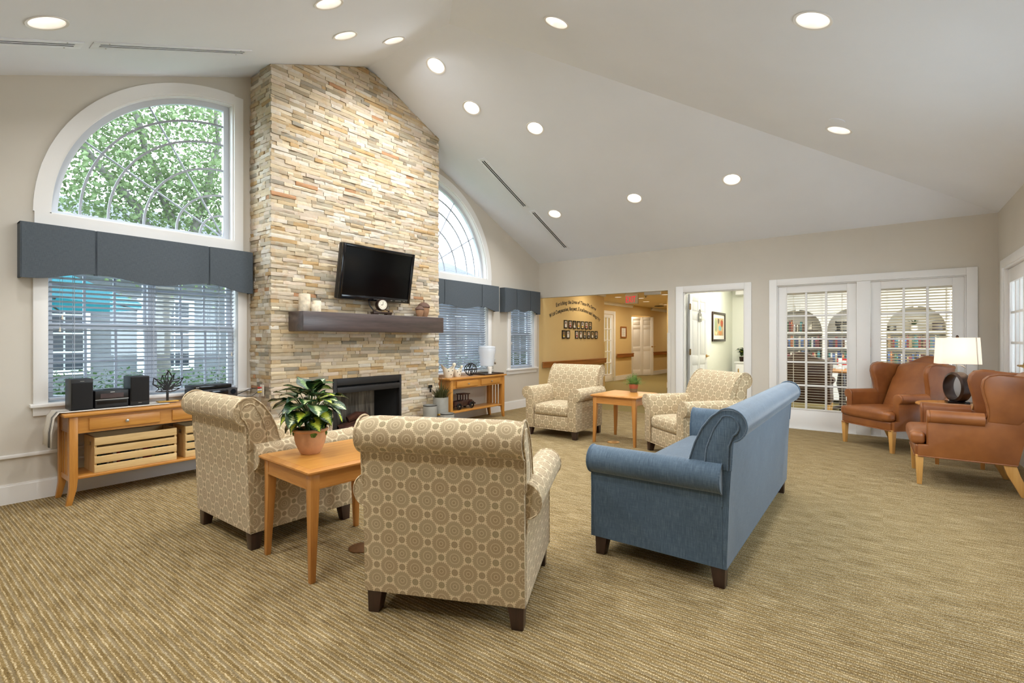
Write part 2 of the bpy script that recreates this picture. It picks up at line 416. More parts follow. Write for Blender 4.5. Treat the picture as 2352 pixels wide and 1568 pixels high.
        uvl = me.uv_layers.new(name='UV')
        dat = [0.0]*(2*len(me.loops))
        for p in me.polygons:
            u = s.uv.get(p.index) if not bevel else None
            n = p.normal; ax = max(range(3), key=lambda k: abs(n[k]))
            for k, li in enumerate(p.loop_indices):
                if u: a, b = u[me.loops[li].vertex_index]
                else:
                    c = me.vertices[me.loops[li].vertex_index].co
                    a, b = (c.y, c.z) if ax == 0 else (c.x, c.z) if ax == 1 else (c.x, c.y)
                dat[2*li] = a; dat[2*li+1] = b
        uvl.data.foreach_set('uv', dat)
        if s.col and not bevel:
            ca = me.color_attributes.new('Col', 'BYTE_COLOR', 'CORNER'); cd = [1.0]*(4*len(me.loops))
            for p in me.polygons:
                c = s.col.get(p.index, (1,1,1,1))
                for li in p.loop_indices: cd[4*li:4*li+4] = c
            ca.data.foreach_set('color', cd)
        if smooth:
            me.shade_smooth(); me.set_sharp_from_angle(angle=R(smooth))
        if mat: me.materials.append(mat)
        o = bpy.data.objects.new(name, me); C.objects.link(o)
        if parent: o.parent = parent
        if stuff: o['kind'] = 'stuff'
        return o

def thing(name, label, cat, loc=(0,0,0), rz=0, group=None):
    o = bpy.data.objects.new(name, None); C.objects.link(o); o.empty_display_size = .1
    o.location = loc; o.rotation_euler = (0,0,rz); o['label'] = label; o['category'] = cat
    if group: o['group'] = group
    return o
def tag(o, label, cat, group=None):
    o['label'] = label; o['category'] = cat
    if group: o['group'] = group
    return o
def struct(name, mb, mat, parent=None, **kw):
    o = mb.build(name, mat, parent, **kw)
    if not parent: o['kind'] = 'structure'
    return o
def sthing(name, loc=(0,0,0), rz=0):
    o = bpy.data.objects.new(name, None); C.objects.link(o); o.location = loc; o.rotation_euler = (0,0,rz); o['kind'] = 'structure'; return o
def dup(root, loc, rz, label, group=None):
    c0 = root.copy(); C.objects.link(c0); c0.location = loc; c0.rotation_euler = (0,0,rz); c0['label'] = label
    if group: c0['group'] = group
    for ch in list(root.children):
        c = ch.copy(); C.objects.link(c); c.parent = c0
        for g in ch.children:
            d = g.copy(); C.objects.link(d); d.parent = c
    return c0
def part_copy(o, parent, loc=None, rot=None, scale=None):
    c = o.copy(); C.objects.link(c); c.parent = parent
    if loc is not None: c.location = loc
    if rot is not None: c.rotation_euler = rot
    if scale is not None: c.scale = scale
    return c
def arc(cx, cy, r, a0, a1, n):
    return [(cx + r*math.cos(R(a0+(a1-a0)*i/n)), cy + r*math.sin(R(a0+(a1-a0)*i/n))) for i in range(n+1)]
def holed(outer, holes, to3d, name, mat, flip=False, kind=True):
    """flat sheet with holes; outer and holes are 2D loops, to3d maps (u,v) to a point"""
    vs = []; es = []
    for loop in [outer] + holes:
        o = len(vs); vs += [Vector(p) for p in loop]; es += [(o+i, o+(i+1) % len(loop)) for i in range(len(loop))]
    rv, re, rf = delaunay_2d_cdt(vs, es, [], 1, 1e-5)[:3]
    def inside(p, loop):
        c = False
        for a, b in zip(loop, loop[1:]+loop[:1]):
            if (a[1] > p[1]) != (b[1] > p[1]) and p[0] < (b[0]-a[0])*(p[1]-a[1])/(b[1]-a[1])+a[0]: c = not c
        return c
    fs = []
    for f in rf:
        c = sum((Vector(rv[i]) for i in f), Vector((0,0)))/len(f)
        if inside(c, outer) and not any(inside(c, h) for h in holes): fs.append(tuple(reversed(f)) if flip else tuple(f))
    mb = MB(); mb.add([to3d(p[0], p[1]) for p in rv], fs)
    o = mb.build(name, mat, smooth=0, recalc=False)
    if kind: o['kind'] = 'structure'
    return o
def rect(u0, u1, v0, v1): return [(u0,v0),(u1,v0),(u1,v1),(u0,v1)]
_glyph = {}
def glyph(ch, shear=0.0, bold=0.0):
    k = (ch, shear)
    if k not in _glyph:
        cu = bpy.data.curves.new('letter', 'FONT'); cu.body = ch; cu.size = 1; cu.extrude = .012; cu.offset = bold; cu.shear = shear; cu.resolution_u = 3
        ob = bpy.data.objects.new('letter', cu); C.objects.link(ob)
        bpy.context.view_layer.update()
        me = bpy.data.meshes.new_from_object(ob.evaluated_get(bpy.context.evaluated_depsgraph_get()))
        vs = [tuple(v.co) for v in me.vertices]; fs = [tuple(p.vertices) for p in me.polygons]
        w = max([v[0] for v in vs] or [.25]); x0 = min([v[0] for v in vs] or [0])
        bpy.data.objects.remove(ob); bpy.data.curves.remove(cu); bpy.data.meshes.remove(me)
        _glyph[k] = (vs, fs, x0, w)
    return _glyph[k]
def text_mb(mb, s, M, size, squeeze=1.0, gap=.07, shear=0.0, center=True):
    """lays a line of text on the plane of matrix M (x right, y up, z out)"""
    pos = []; x = 0
    for ch in s:
        if ch == ' ': x += .28; continue
        vs, fs, x0, w = glyph(ch, shear); pos.append((ch, x - x0)); x += (w - x0) + gap
    off = -x/2 if center else 0
    for ch, px in pos:
        vs, fs, x0, w = glyph(ch, shear)
        mb.add([M @ Vector(((v[0]+px+off)*size*squeeze, v[1]*size, v[2]*size)) for v in vs], fs)
    return x*size*squeeze
def plane_mat(o, xdir, ydir):
    x = Vector(xdir).normalized(); y = Vector(ydir).normalized(); z = x.cross(y)
    M = Matrix.Identity(4)
    for i in range(3): M[i][0] = x[i]; M[i][1] = y[i]; M[i][2] = z[i]; M[i][3] = o[i]
    return M
# ------------------------------------------------------------------ floors
holed(rect(-0.63, 8.02, -1.16, 5.40), [], lambda u, v: (u, v, 0), 'floor', carpet_m)
holed(rect(8.02, 22, 2.72, 9.5), [], lambda u, v: (u, v, 0.0), 'floor', corr_carpet_m)          # corridor
holed(rect(8.02, 13.5, -3.0, 2.60), [], lambda u, v: (u, v, 0.0), 'floor', corr_carpet_m)       # library and office

# ------------------------------------------------------------------ ceiling with downlight openings
def zc(x, y): return min(ZR - SL*abs(x-XR), ZE + SH*(y-YS))
LIGHTS = [  # x, y, plane, words
 (0.725, 4.274, 'L', 'far upper left, above the long slot vents'),
 (2.234, 3.496, 'L', 'cut by the top picture edge'),
 (2.770, 4.063, 'L', 'farther from the ridge of the pair over the chimney'),
 (3.362, 4.075, 'L', 'left slope, nearest the ridge over the chimney'),
 (3.944, 4.055, 'R', 'right slope, first right of the ridge'),
 (4.550, 4.054, 'R', 'right slope, second right of the ridge'),
 (5.083, 3.469, 'R', 'right slope, third from the ridge, above a slot vent'),
 (3.628, 2.253, 'H', 'dim one near the top centre of the picture'),
 (3.613, 0.352, 'H', 'large bright one at the upper right'),
 (5.641, 0.336, 'H', 'shallow one beside a round cover plate'),
 (6.599, 1.515, 'R', 'right slope, above the sofa, near the hip line'),
 (6.616, 2.814, 'R', 'right slope, middle of the lowest row'),
 (6.641, 4.157, 'R', 'right slope, beside the lower slot vent'),
 (0.75, 2.25, 'L', 'outside the frame, high on the left slope'), (0.75, 0.35, 'L', 'outside the frame, low on the left slope'),
 (2.0, 0.35, 'H', 'outside the frame, over the viewer'),
 (2.234, 2.25, 'L', 'added outside the frame, high up near the ridge'), (-0.1, 3.3, 'L', 'added outside the frame, low by the west wall'), (-0.1, 1.3, 'L', 'added outside the frame, lowest by the west wall')]  # unseen downlights added to brighten the left side of the room
def plane_frame(k):
    if k == 'L': n = Vector((-SL, 0, 1)); d = ZR - SL*XR; f = lambda x, y: ZR + SL*(x-XR)
    elif k == 'R': n = Vector((SL, 0, 1)); f = lambda x, y: ZR - SL*(x-XR)
    else: n = Vector((0, -SH, 1)); f = lambda x, y: ZE + SH*(y-YS)
    return n.normalized(), f
RC = .098                                     # opening radius
def hole_loop(x, y, k):
    n, f = plane_frame(k)
    c = Vector((x, y, f(x, y))); a = Vector((1,0,0)) - n*n.x; a.normalize(); b = n.cross(a)
    return [((c + a*RC*math.cos(2*PI*i/20) + b*RC*math.sin(2*PI*i/20)).x, (c + a*RC*math.cos(2*PI*i/20) + b*RC*math.sin(2*PI*i/20)).y) for i in range(20)]
for k, poly in (('L', [(XWEST, YS), (XR, YH), (XR, YN), (XWEST, YN)]), ('R', [(XW, YS), (XW, YN), (XR, YN), (XR, YH)]), ('H', [(XWEST, YS), (XW, YS), (XR, YH)])):
    n, f = plane_frame(k)
    holed(poly, [hole_loop(x, y, q) for x, y, q, _ in LIGHTS if q == k], lambda u, v: (u, v, f(u, v)), 'ceiling', ceil_m, flip=True)

# ------------------------------------------------------------------ walls of the lounge
XC, ZA, RA = 2.31, 2.255, 1.395               # quarter-round window: corner, sill, radius
quarter = [(XC, ZA)] + arc(XC, ZA, RA, 90, 180, 28)
mirq = [(2*XM - u, v) for u, v in quarter]
low = rect(.905, 2.345, .745, 2.06); mirlow = rect(2*XM-2.345, 2*XM-.905, .745, 2.06)
small = rect(6.99, 7.72, .725, 2.06)
gable = [(XWEST, 0), (XW, 0), (XW, ZE), (XR, ZR), (XWEST, ZE)]
holed(gable, [quarter, mirq, low, mirlow, small], lambda u, v: (u, YN, v), 'wall_north', wall_m)
holed(rect(YS, YN, 0, ZE), [rect(2.79, 5.309, 0.0005, 2.05), rect(1.64, 2.54, .0005, 2.0), rect(-.79, 1.21, .0005, 2.015)], lambda u, v: (XW, u, v), 'wall_east', wall_m)
holed(rect(XWEST, XW, 0, ZE), [rect(5.75, 7.55, .0005, 2.03), rect(2.9, 4.9, .9, 2.2)], lambda u, v: (u, YS, v), 'wall_south', wall_m)
holed(rect(YS, YN, 0, ZE), [], lambda u, v: (XWEST, u, v), 'wall_west', wall_m)
# thickness of the east wall round its openings
m = MB()
for y0, y1, zt in ((2.79, 5.309, 2.05), (1.64, 2.54, 2.0), (-.79, 1.21, 2.015)):
    m.box(XW+.001, 8.03, y0-.02, y0, 0, zt+.02); m.box(XW+.001, 8.03, y0, y1, zt, zt+.02)
    if y1 < 5: m.box(XW+.001, 8.03, y1, y1+.02, 0, zt+.02)
struct('trim_1', m, wall_m)

# ------------------------------------------------------------------ baseboards, cable strip, corner guard
def baseboard(name, pts, h=.135, t=.018):
    m = MB()
    for (x0, y0), (x1, y1), d in pts:
        # d is the direction into the room
        X0, X1 = min(x0, x1), max(x0, x1); Y0, Y1 = min(y0, y1), max(y0, y1)
        if abs(d[0]) > 0: X0, X1 = sorted((X0, X0 + d[0]*t))
        else: Y0, Y1 = sorted((Y0, Y0 + d[1]*t))
        m.box(X0, X1, Y0, Y1, 0, h)
        if abs(d[0]) > 0: m.box(X0 + (0 if d[0] > 0 else .006), X1 - (.006 if d[0] > 0 else 0), Y0, Y1, h, h+.014)
        else: m.box(X0, X1, Y0 + (0 if d[1] > 0 else .006), Y1 - (.006 if d[1] > 0 else 0), h, h+.014)
    return struct(name, m, white_m)
baseboard('baseboard_north', [((XWEST, YN), (CX0, YN), (0, -1)), ((CX1, YN), (XW, YN), (0, -1))])
baseboard('baseboard_east', [((XW, 1.31), (XW, 1.55), (-1, 0)), ((XW, 2.66), (XW, 2.79), (-1, 0)), ((XW, YS), (XW, -.9), (-1, 0))])
baseboard('baseboard_south', [((XWEST, YS), (5.66, YS), (0, 1)), ((7.64, YS), (XW, YS), (0, 1))])
m = MB(); m.box(XWEST, 1.75, YN-.018, YN-.001, .345, .372); struct('trim_2', m, white_m, bevel=.004)
m = MB(); m.box(XW-.012, XW+.05, 2.741, 2.797, .0, 1.36); struct('trim_3', m, wall_m, bevel=.003)

# ------------------------------------------------------------------ north windows
def ring_prof(mb, cx, cz, r0, r1, y0, y1, a0, a1, n, mir):
    """curved casing of rectangular section"""
    rings = []
    for i in range(n+1):
        a = R(a0 + (a1-a0)*i/n); row = []
        for r, y in ((r0, y0), (r1, y0), (r1, y1), (r0, y1)):
            x = cx + r*math.cos(a); row.append((2*XM-x if mir else x, y, cz + r*math.sin(a)))
        rings.append(row)
    mb.loft(rings)
def fan_window(name, mir):
    g = sthing(name); X = (lambda x: 2*XM-x) if mir else (lambda x: x)
    m = MB(); ring_prof(m, XC, ZA, RA, RA+.098, YN-.022, YN, 90, 180, 30, mir); m.build('casing', white_m, g)
    m = MB(); m.box(X(XC), X(XC+.085), YN-.022, YN, ZA-.13, ZA+RA+.0); m.box(X(XC-RA-.09), X(XC), YN-.022, YN, ZA-.13, ZA)
    # corner of the casing at the top of the straight side
    m.box(X(XC), X(XC+.085), YN-.022, YN, ZA+RA, ZA+RA+.085); m.build('casing', white_m, g)
    m = MB(); ring_prof(m, XC, ZA, RA-.012, RA, YN-.0, YN+.14, 90, 180, 30, mir); m.box(X(XC-.0118), X(XC+.0005), YN+.0004, YN+.1396, ZA, ZA+RA); m.box(X(XC-RA-.012), X(XC-.012), YN, YN+.14, ZA-.004, ZA+.012)
    m.build('jamb', white_m, g)
    fr = MB(); ring_prof(fr, XC-.012, ZA+.012, RA-.075, RA-.024, YN+.075, YN+.12, 90, 180, 30, mir)
    fr.box(X(XC-.065), X(XC-.0125), YN+.0742, YN+.1208, ZA+.012, ZA+RA-.0125); fr.box(X(XC-RA+.0125), X(XC-.065), YN+.0742, YN+.1208, ZA+.0112, ZA+.045)
    fr.build('sash', white2_m, g)
    gx, gz, gr = XC-.06, ZA+.04, RA-.08
    for r in (.215, .42, .68, .94, 1.13):
        m = MB(); ring_prof(m, gx, gz, r-.009, r+.009, YN+.088, YN+.102, 90, 180, 24, mir); m.build('muntin', muntin_m, g)
    for a in (120, 150):
        m = MB(); c, s = math.cos(R(a)), math.sin(R(a)); 
        m.tube([(X(gx+c*.03), YN+.095, gz+s*.03), (X(gx+c*gr), YN+.095, gz+s*gr)], .0095, 4); m.build('muntin', muntin_m, g)
    m = MB(); P = [(gx, gz)] + arc(gx, gz, gr+.02, 90, 180, 28); m.extrude([(X(a), b) for a, b in P], YN+.094, YN+.097, 'y'); m.build('pane', glass_m, g, smooth=0)
fan_window('window_2', False); fan_window('window_4', True)

def sash_window(name, x0, x1, z0, z1, units, mir, stool=True):
    g = sthing(name); X = (lambda x: 2*XM-x) if mir else (lambda x: x)
    cw = .088
    m = MB()
    m.box(X(x0-cw), X(x0), YN-.022, YN, z0, z1+cw); m.box(X(x1), X(x1+cw), YN-.022, YN, z0, z1+cw); m.box(X(x0), X(x1), YN-.022, YN, z1, z1+cw)
    m.build('casing', white_m, g, bevel=.004)
    m = MB(); m.box(X(x0-cw-.02), X(x1+cw+.02), YN-.05, YN+.10, z0-.028, z0); m.build('stool', white_m, g, bevel=.005)
    m = MB(); m.box(X(x0-cw), X(x1+cw), YN-.018, YN, z0-.095, z0-.028); m.build('apron', white_m, g, bevel=.003)
    m = MB(); m.box(X(x0-.012), X(x0), YN, YN+.16, z0, z1); m.box(X(x1), X(x1+.012), YN, YN+.16, z0, z1); m.box(X(x0), X(x1), YN, YN+.16, z1, z1+.012); m.build('jamb', white_m, g)
    w = (x1-x0)/units
    for k in range(units):
        a, b = x0+k*w+.004, x0+(k+1)*w-.004
        if k: 
            m = MB(); m.box(X(a-.03), X(a+.022), YN+.09, YN+.17, z0, z1); m.build('mullion', white2_m, g)
        zm = z0 + (1.36-.74)
        for lo, hi, y in ((z0, zm+.02, YN+.10), (zm-.02, z1, YN+.135)):
            m = MB(); t = .045
            m.box(X(a), X(a+t), y, y+.035, lo, hi); m.box(X(b-t), X(b), y, y+.035, lo, hi); m.box(X(a+t), X(b-t), y, y+.035, lo, lo+t); m.box(X(a+t), X(b-t), y, y+.035, hi-t, hi)
            sh = m.build('sash', white2_m, g)
            for q in (1, 2):
                xm = a+t+(b-a-2*t)*q/3; m = MB(); m.box(X(xm-.009), X(xm+.009), y+.01, y+.026, lo+t, hi-t); m.build('muntin', muntin_m, sh)
            m = MB(); m.box(X(a+t), X(b-t), y+.012, y+.024, (lo+hi)/2-.009, (lo+hi)/2+.009); m.build('muntin', muntin_m, sh)
            m = MB(); m.box(X(a+t), X(b-t), y+.016, y+.02, lo+t, hi-t); m.build('pane', glass_m, sh)
sash_window('window_1', .905, 2.345, .745, 2.06, 2, False)
sash_window('window_3', .905, 2.345, .745, 2.06, 2, True)
sash_window('window_5', 6.99, 7.72, .725, 2.06, 1, False)

# ------------------------------------------------------------------ blinds
def blind(name, label, x0, x1, z0, z1, y, tilt, pitch, mat, axis='x', depth=.05, group=None, cords=(.12, .88)):
    """horizontal slat blind hanging in the plane y (or x when axis is 'y')"""
    mid = (x0+x1)/2
    g = thing(name, label, 'blind', (mid, y, z1) if axis == 'x' else (y, mid, z1), 0 if axis == 'x' else R(90), group)
    L = x1-x0
    m = MB(); m.box(-L/2, L/2, -.028, .028, -.045, 0); m.build('head_rail', mat, g, bevel=.003)
    m = MB(); m.rbox(-L/2, L/2, -.025, .025, -(z1-z0), -(z1-z0)+.022, .006, 1); m.build('bottom_rail', mat, g)
    n = int((z1-z0-.07)/pitch); first = None
    m = MB(); c, s = math.cos(tilt), math.sin(tilt); h = depth/2
    m.extrude([(-h, -.0014), (0, .0012), (h, -.0014), (h, .0006), (0, .0034), (-h, .0006)], -L/2+.004, L/2-.004, 'x')
    first = m.build('slat', mat, g, smooth=60); first.rotation_euler = (tilt, 0, 0); first.location = (0, 0, -.045-pitch*.6)
    for k in range(1, n): part_copy(first, g, (0, 0, -.045-pitch*(.6+k)), (tilt, 0, 0))
    for f in cords:
        m = MB(); m.box(-L/2+L*f-.002, -L/2+L*f+.002, -.027, -.0255, -(z1-z0)+.01, -.03); m.box(-L/2+L*f-.002, -L/2+L*f+.002, .0255, .027, -(z1-z0)+.01, -.03); m.build('ladder_cord', mat, g)
    return g
def pull(g, x, z):
    m = MB(); m.tube([(x, -.032, -.03), (x, -.034, z)], .0012, 5); m.build('pull_cord', slat_m, g)
    m = MB(); m.lathe([(.002, .02), (.006, .012), (.004, .002), (.008, -.012), (.002, -.02)], (x, -.034, z-.02), 10); m.build('tassel', ivory_m, g)
b = blind('window_blind', 'wide grey white slat blind in the left window behind the stereo', .915, 2.335, .76, 2.05, YN+.045, R(-14), .0385, slat_m, cords=(.11, .5, .89)); pull(b, -.63, -.60); pull(b, -.645, -.70); pull(b, .67, -.93)
b = blind('window_blind', 'slat blind behind the drink dispenser, right of the chimney', 2*XM-2.335, 2*XM-.915, .76, 2.05, YN+.045, R(-38), .0385, slat_m, cords=(.11, .5, .89))
b = blind('window_blind', 'narrow slat blind in the small window nearest the room corner', 7.0, 7.71, .74, 2.05, YN+.045, R(-24), .0385, slat_m); pull(b, -.30, -.85)

# ------------------------------------------------------------------ valances
def valance(label, x0, x1, pleats, ends, dips, high, mir=False):
    y0 = YN-.115; zt = 2.147; X = (lambda x: 2*XM-x) if mir else (lambda x: x)
    g = thing('window_valance', label, 'valance', (0, 0, 0), 0)
    xs = [x0] + list(pleats) + [x1]
    for k in range(len(xs)-1):
        a, b = xs[k], xs[k+1]; n = 14; rows = []
        for i in range(n+1):
            t = i/n; x = a + (b-a)*t
            zl = ends if k == 0 else high; zr = ends if k == len(xs)-2 else high
            if k in (0, len(xs)-2):
                tt = t if k == 0 else 1-t; z = ends + (high-ends)*(.5-.5*math.cos(PI*max(0, tt*1.15-.15)))
            else: z = high + (dips-high)*(.5-.5*math.cos(2*PI*t))
            bow = .012*math.sin(PI*t)
            rows.append((X(x + (.007 if i == 0 else -.007 if i == n else 0)), y0 - bow*.6, z))
        for_front = []
        m = MB(); nz = 5
        rings = []
        for x, y, z in rows:
            col = []
            for j in range(nz+1): 
                f = j/nz; col.append((x, y - .006*math.sin(f*3), zt + (z-zt)*f))
            for j in range(nz, -1, -1):
                f = j/nz; col.append((x, y+.012, zt + (z-zt)*f))
            rings.append(col)
        m.loft(rings); m.build('panel', linen_m, g, smooth=50)
    m = MB()
    for p in pleats: m.box(X(p)-.012, X(p)+.012, y0+.006, y0+.014, high-.01, zt-.002)
    m.build('pleat_fold', linen_m, g)
    m = MB(); m.box(X(x0), X(x0)+(.012 if not mir else -.012), y0+.001, YN-.001, ends+.002, zt); m.box(X(x1)-(.012 if not mir else -.012), X(x1), y0+.001, YN-.001, ends+.002, zt); m.box(X(x0), X(x1), y0+.013, YN-.001, zt-.012, zt); m.build('return', linen_m, g)
    return g
valance('long blue grey valance over the left window, beside the stone chimney', .732, 2.45, (1.18, 2.036), 1.722, 1.735, 1.787)
valance('blue grey valance over the window right of the chimney', .732, 2.45, (1.18, 2.036), 1.722, 1.735, 1.787, True)
valance('short blue grey valance over the small window in the room corner', 6.69, 7.79, (7.04, 7.46), 1.722, 1.745, 1.787)
# ------------------------------------------------------------------ doors
def six_panel(g, w, h, t=.042):
    """leaf from hinge x=0 to x=w, thickness along y, centred"""
    m = MB(); m.box(0, w, -t/2+.006, t/2-.006, .008, h); m.build('slab', white_m, g)
    st = .105*w/.82; mid = .1*w/.82; pw = (w-2*st-mid)/2
    rows = [(.20, .86), (1.0, 1.62), (1.74, 1.93)]
    m = MB()
    m.box(0, st, -t/2, t/2, .008, h); m.box(w-st, w, -t/2, t/2, .008, h); m.box(st+pw, st+pw+mid, -t/2, t/2, .008, h)
    ys = [.008] + [v for r in rows for v in r] + [h]
    for k in range(0, len(ys), 2):
        for x0 in (st, st+pw+mid): m.box(x0, x0+pw, -t/2, t/2, ys[k]*h/2.03, ys[k+1]*h/2.03 if k+1 < len(ys)-1 else h)
    m.build('stile_frame', white_m, g, bevel=.004)
    for a, b in rows:
        for x0 in (st, st+pw+mid):
            m = MB(); m.rbox(x0+.022, x0+pw-.022, -t/2+.002, t/2-.002, a*h/2.03+.022, b*h/2.03-.022, .008, 1, 0, 2); m.build('panel', white_m, g)
hinge_m = plain('aged_brass', (128, 102, 62), .4, .7, var=.15, vscale=40)
def hinge(g, z, x=0, y=0):
    m = MB(); m.cyl((x, y), .009, z-.05, z+.05, 10); m.box(x-.035, x+.035, y-.003, y+.003, z-.045, z+.045); m.build('hinge', hinge_m, g)
def lever(g, x, z, t=.042, mat=None):
    mat = mat or brass_m
    for s in (-1, 1):
        m = MB(); m.cyl((x, z), .027, s*t/2, s*(t/2+.012), 16, axis='y'); m.tube([(x, s*(t/2+.01), z), (x, s*(t/2+.05), z), (x-.03, s*(t/2+.055), z), (x-.1, s*(t/2+.05), z-.004)], .008, 8); m.build('lever_handle', mat, g)
def french(g, w, h, gx, gz0, gz1, rows, t=.042, cols=3):
    """glazed leaf from x=0 to w, thickness along y"""
    m = MB(); m.box(0, gx, -t/2, t/2, .01, h); m.box(w-gx, w, -t/2, t/2, .01, h); m.box(gx, w-gx, -t/2, t/2, .01, gz0); m.box(gx, w-gx, -t/2, t/2, gz1, h); m.build('leaf_frame', white_m, g, bevel=.003)
    m = MB()
    for s in (-1, 1):
        y = s*(t/2); m.box(gx-.012, gx, y, y+s*.006, gz0-.012, gz1+.012); m.box(w-gx, w-gx+.012, y, y+s*.006, gz0-.012, gz1+.012); m.box(gx, w-gx, y, y+s*.006, gz0-.012, gz0); m.box(gx, w-gx, y, y+s*.006, gz1, gz1+.012)
    m.build('glass_bead', white_m, g)
    cw = (w-2*gx)/cols; rh = (gz1-gz0)/rows
    for c in range(1, cols):
        m = MB(); m.box(gx+c*cw-.013, gx+c*cw+.013, -.019, .019, gz0, gz1); m.build('muntin', white_m, g, bevel=.005)
    for r in range(1, rows):
        m = MB(); m.box(gx, w-gx, -.018, .018, gz0+r*rh-.013, gz0+r*rh+.013); m.build('muntin', white_m, g, bevel=.005)
    pm = None
    for r in range(rows):
        for c in range(cols):
            if pm is None:
                m = MB(); m.box(-cw/2+.01, cw/2-.01, -.002, .002, -rh/2+.01, rh/2-.01); pm = m.build('pane', glass_m, g); pm.location = (gx+cw*(c+.5), 0, gz0+rh*(r+.5))
            else: part_copy(pm, g, (gx+cw*(c+.5), 0, gz0+rh*(r+.5)))
def casing_e(name, y0, y1, z, wl, wr, wt, mid=None):
    """door casing on the east wall"""
    m = MB(); m.box(XW-.02, XW, y0-wl, y0, 0, z+wt); m.box(XW-.02, XW, y1, y1+wr, 0, z+wt); m.box(XW-.02, XW, y0, y1, z, z+wt)
    m.box(XW, XW+.12, y0, y0+.014, 0, z); m.box(XW, XW+.12, y1-.014, y1, 0, z); m.box(XW, XW+.12, y0+.014, y1-.014, z-.014, z)
    if mid: m.box(XW-.012, XW+.12, mid[0], mid[1], 0, z)
    return struct(name, m, white_m, bevel=.004)
casing_e('trim_4', 1.64, 2.54, 2.0, .095, .115, .095)
casing_e('trim_5', -.79, 1.21, 2.015, .1, .1, .09, (.128, .277))
d = sthing('door_1', (8.07, 2.505, 0), R(-2.2)); six_panel(d, .86, 1.985); 
for z in (.25, 1.05, 1.78): hinge(d, z, -.012, -.028)
lever(d, .80, .965)
# ornamental plaque on the open door
pl = thing('door_plaque', 'small grey handbag shaped plaque on the open white door', 'plaque', (8.07+.45, 2.505-.045, 1.62), R(-2.2))
m = MB(); m.rbox(-.075, .075, -.008, .008, -.07, .07, .006, 1); m.build('plate', zinc_m, pl)
m = MB(); m.tube([(-.03, 0, .07), (-.028, 0, .11), (0, 0, .135), (.028, 0, .11), (.03, 0, .07)], .006, 6); m.build('loop', zinc_m, pl)
m = MB(); m.box(-.04, .04, -.0105, -.008, -.018, .018); m.build('name_strip', paper_m, pl)
d = sthing('door_2', (XW+.045, 1.195, 0), R(-90)); french(d, .915, 2.0, .105, .285, 1.905, 5)
d = sthing('door_3', (XW+.045, .125, 0), R(-90)); french(d, .90, 2.0, .105, .285, 1.905, 5)
m = MB(); m.box(XW-.006, XW+.02, .277, 1.195, 0, .012); m.box(XW-.006, XW+.02, -.775, .128, 0, .012); struct('trim_6', m, white_m)
# south wall glazed doors
def casing_s(name, x0, x1):
    m = MB(); m.box(x0-.09, x0, YS, YS+.02, 0, 2.12); m.box(x1, x1+.09, YS, YS+.02, 0, 2.12); m.box(x0, x1, YS, YS+.02, 2.03, 2.12)
    m.box(x0, x0+.015, YS-.12, YS, 0, 2.03); m.box(x1-.015, x1, YS-.12, YS, 0, 2.03); m.box(x0+.015, x1-.015, YS-.12, YS, 2.015, 2.03)
    struct(name, m, white_m, bevel=.003)
casing_s('trim_7', 5.75, 7.55)
k = 4
for x in (5.768, 6.652):
    d = sthing('door_%d' % k, (x, YS-.05, 0)); french(d, .88, 2.01, .125, .25, 1.86, 5); lever(d, .81 if x == 5.768 else .07, 1.0); k += 1
blind('door_blind', 'white slat blind in the glazed south door nearest the room corner', 6.79, 7.39, .3, 1.9, YS-.10, R(62), .036, white2_m, 'x', .036)  # south door blinds added, nearly closed, to cut the daylight
blind('door_blind', 'added white slat blind in the glazed south door beyond the picture edge', 5.90, 6.52, .3, 1.9, YS-.10, R(62), .036, white2_m, 'x', .036)
# added south window beside the camera, out of frame, to let in daylight
g = sthing('window_added')
m = MB(); m.box(2.8, 2.9, YS, YS+.02, .81, 2.3); m.box(4.9, 5.0, YS, YS+.02, .81, 2.3); m.box(2.9, 4.9, YS, YS+.02, 2.2, 2.3); m.box(2.78, 5.02, YS, YS+.05, .86, .9); m.build('casing', white_m, g)
for k2 in range(2):
    a = 2.9 + k2; b = a + 1; m = MB(); m.box(a, a+.05, YS-.1, YS-.06, .9, 2.2); m.box(b-.05, b, YS-.1, YS-.06, .9, 2.2); m.box(a+.05, b-.05, YS-.1, YS-.06, 2.15, 2.2); m.box(a+.05, b-.05, YS-.1, YS-.06, .9, .95); s = m.build('sash', white2_m, g)
    m = MB(); m.box(a+.05, b-.05, YS-.082, YS-.078, .95, 2.15); m.build('pane', glass_m, s)
# blinds on the library side of the french doors
blind('door_blind', 'cream slat blind with open slats behind the left french door, over the bookshelves', .33, 1.13, .22, 1.93, XW+.105, R(6), .036, cream_slat_m, 'y', .034, cords=(.14, .86))
blind('door_blind', 'cream slat blind, slats more closed, behind the right french door', -.73, .07, .22, 1.93, XW+.105, R(22), .036, cream_slat_m, 'y', .034, cords=(.14, .86))

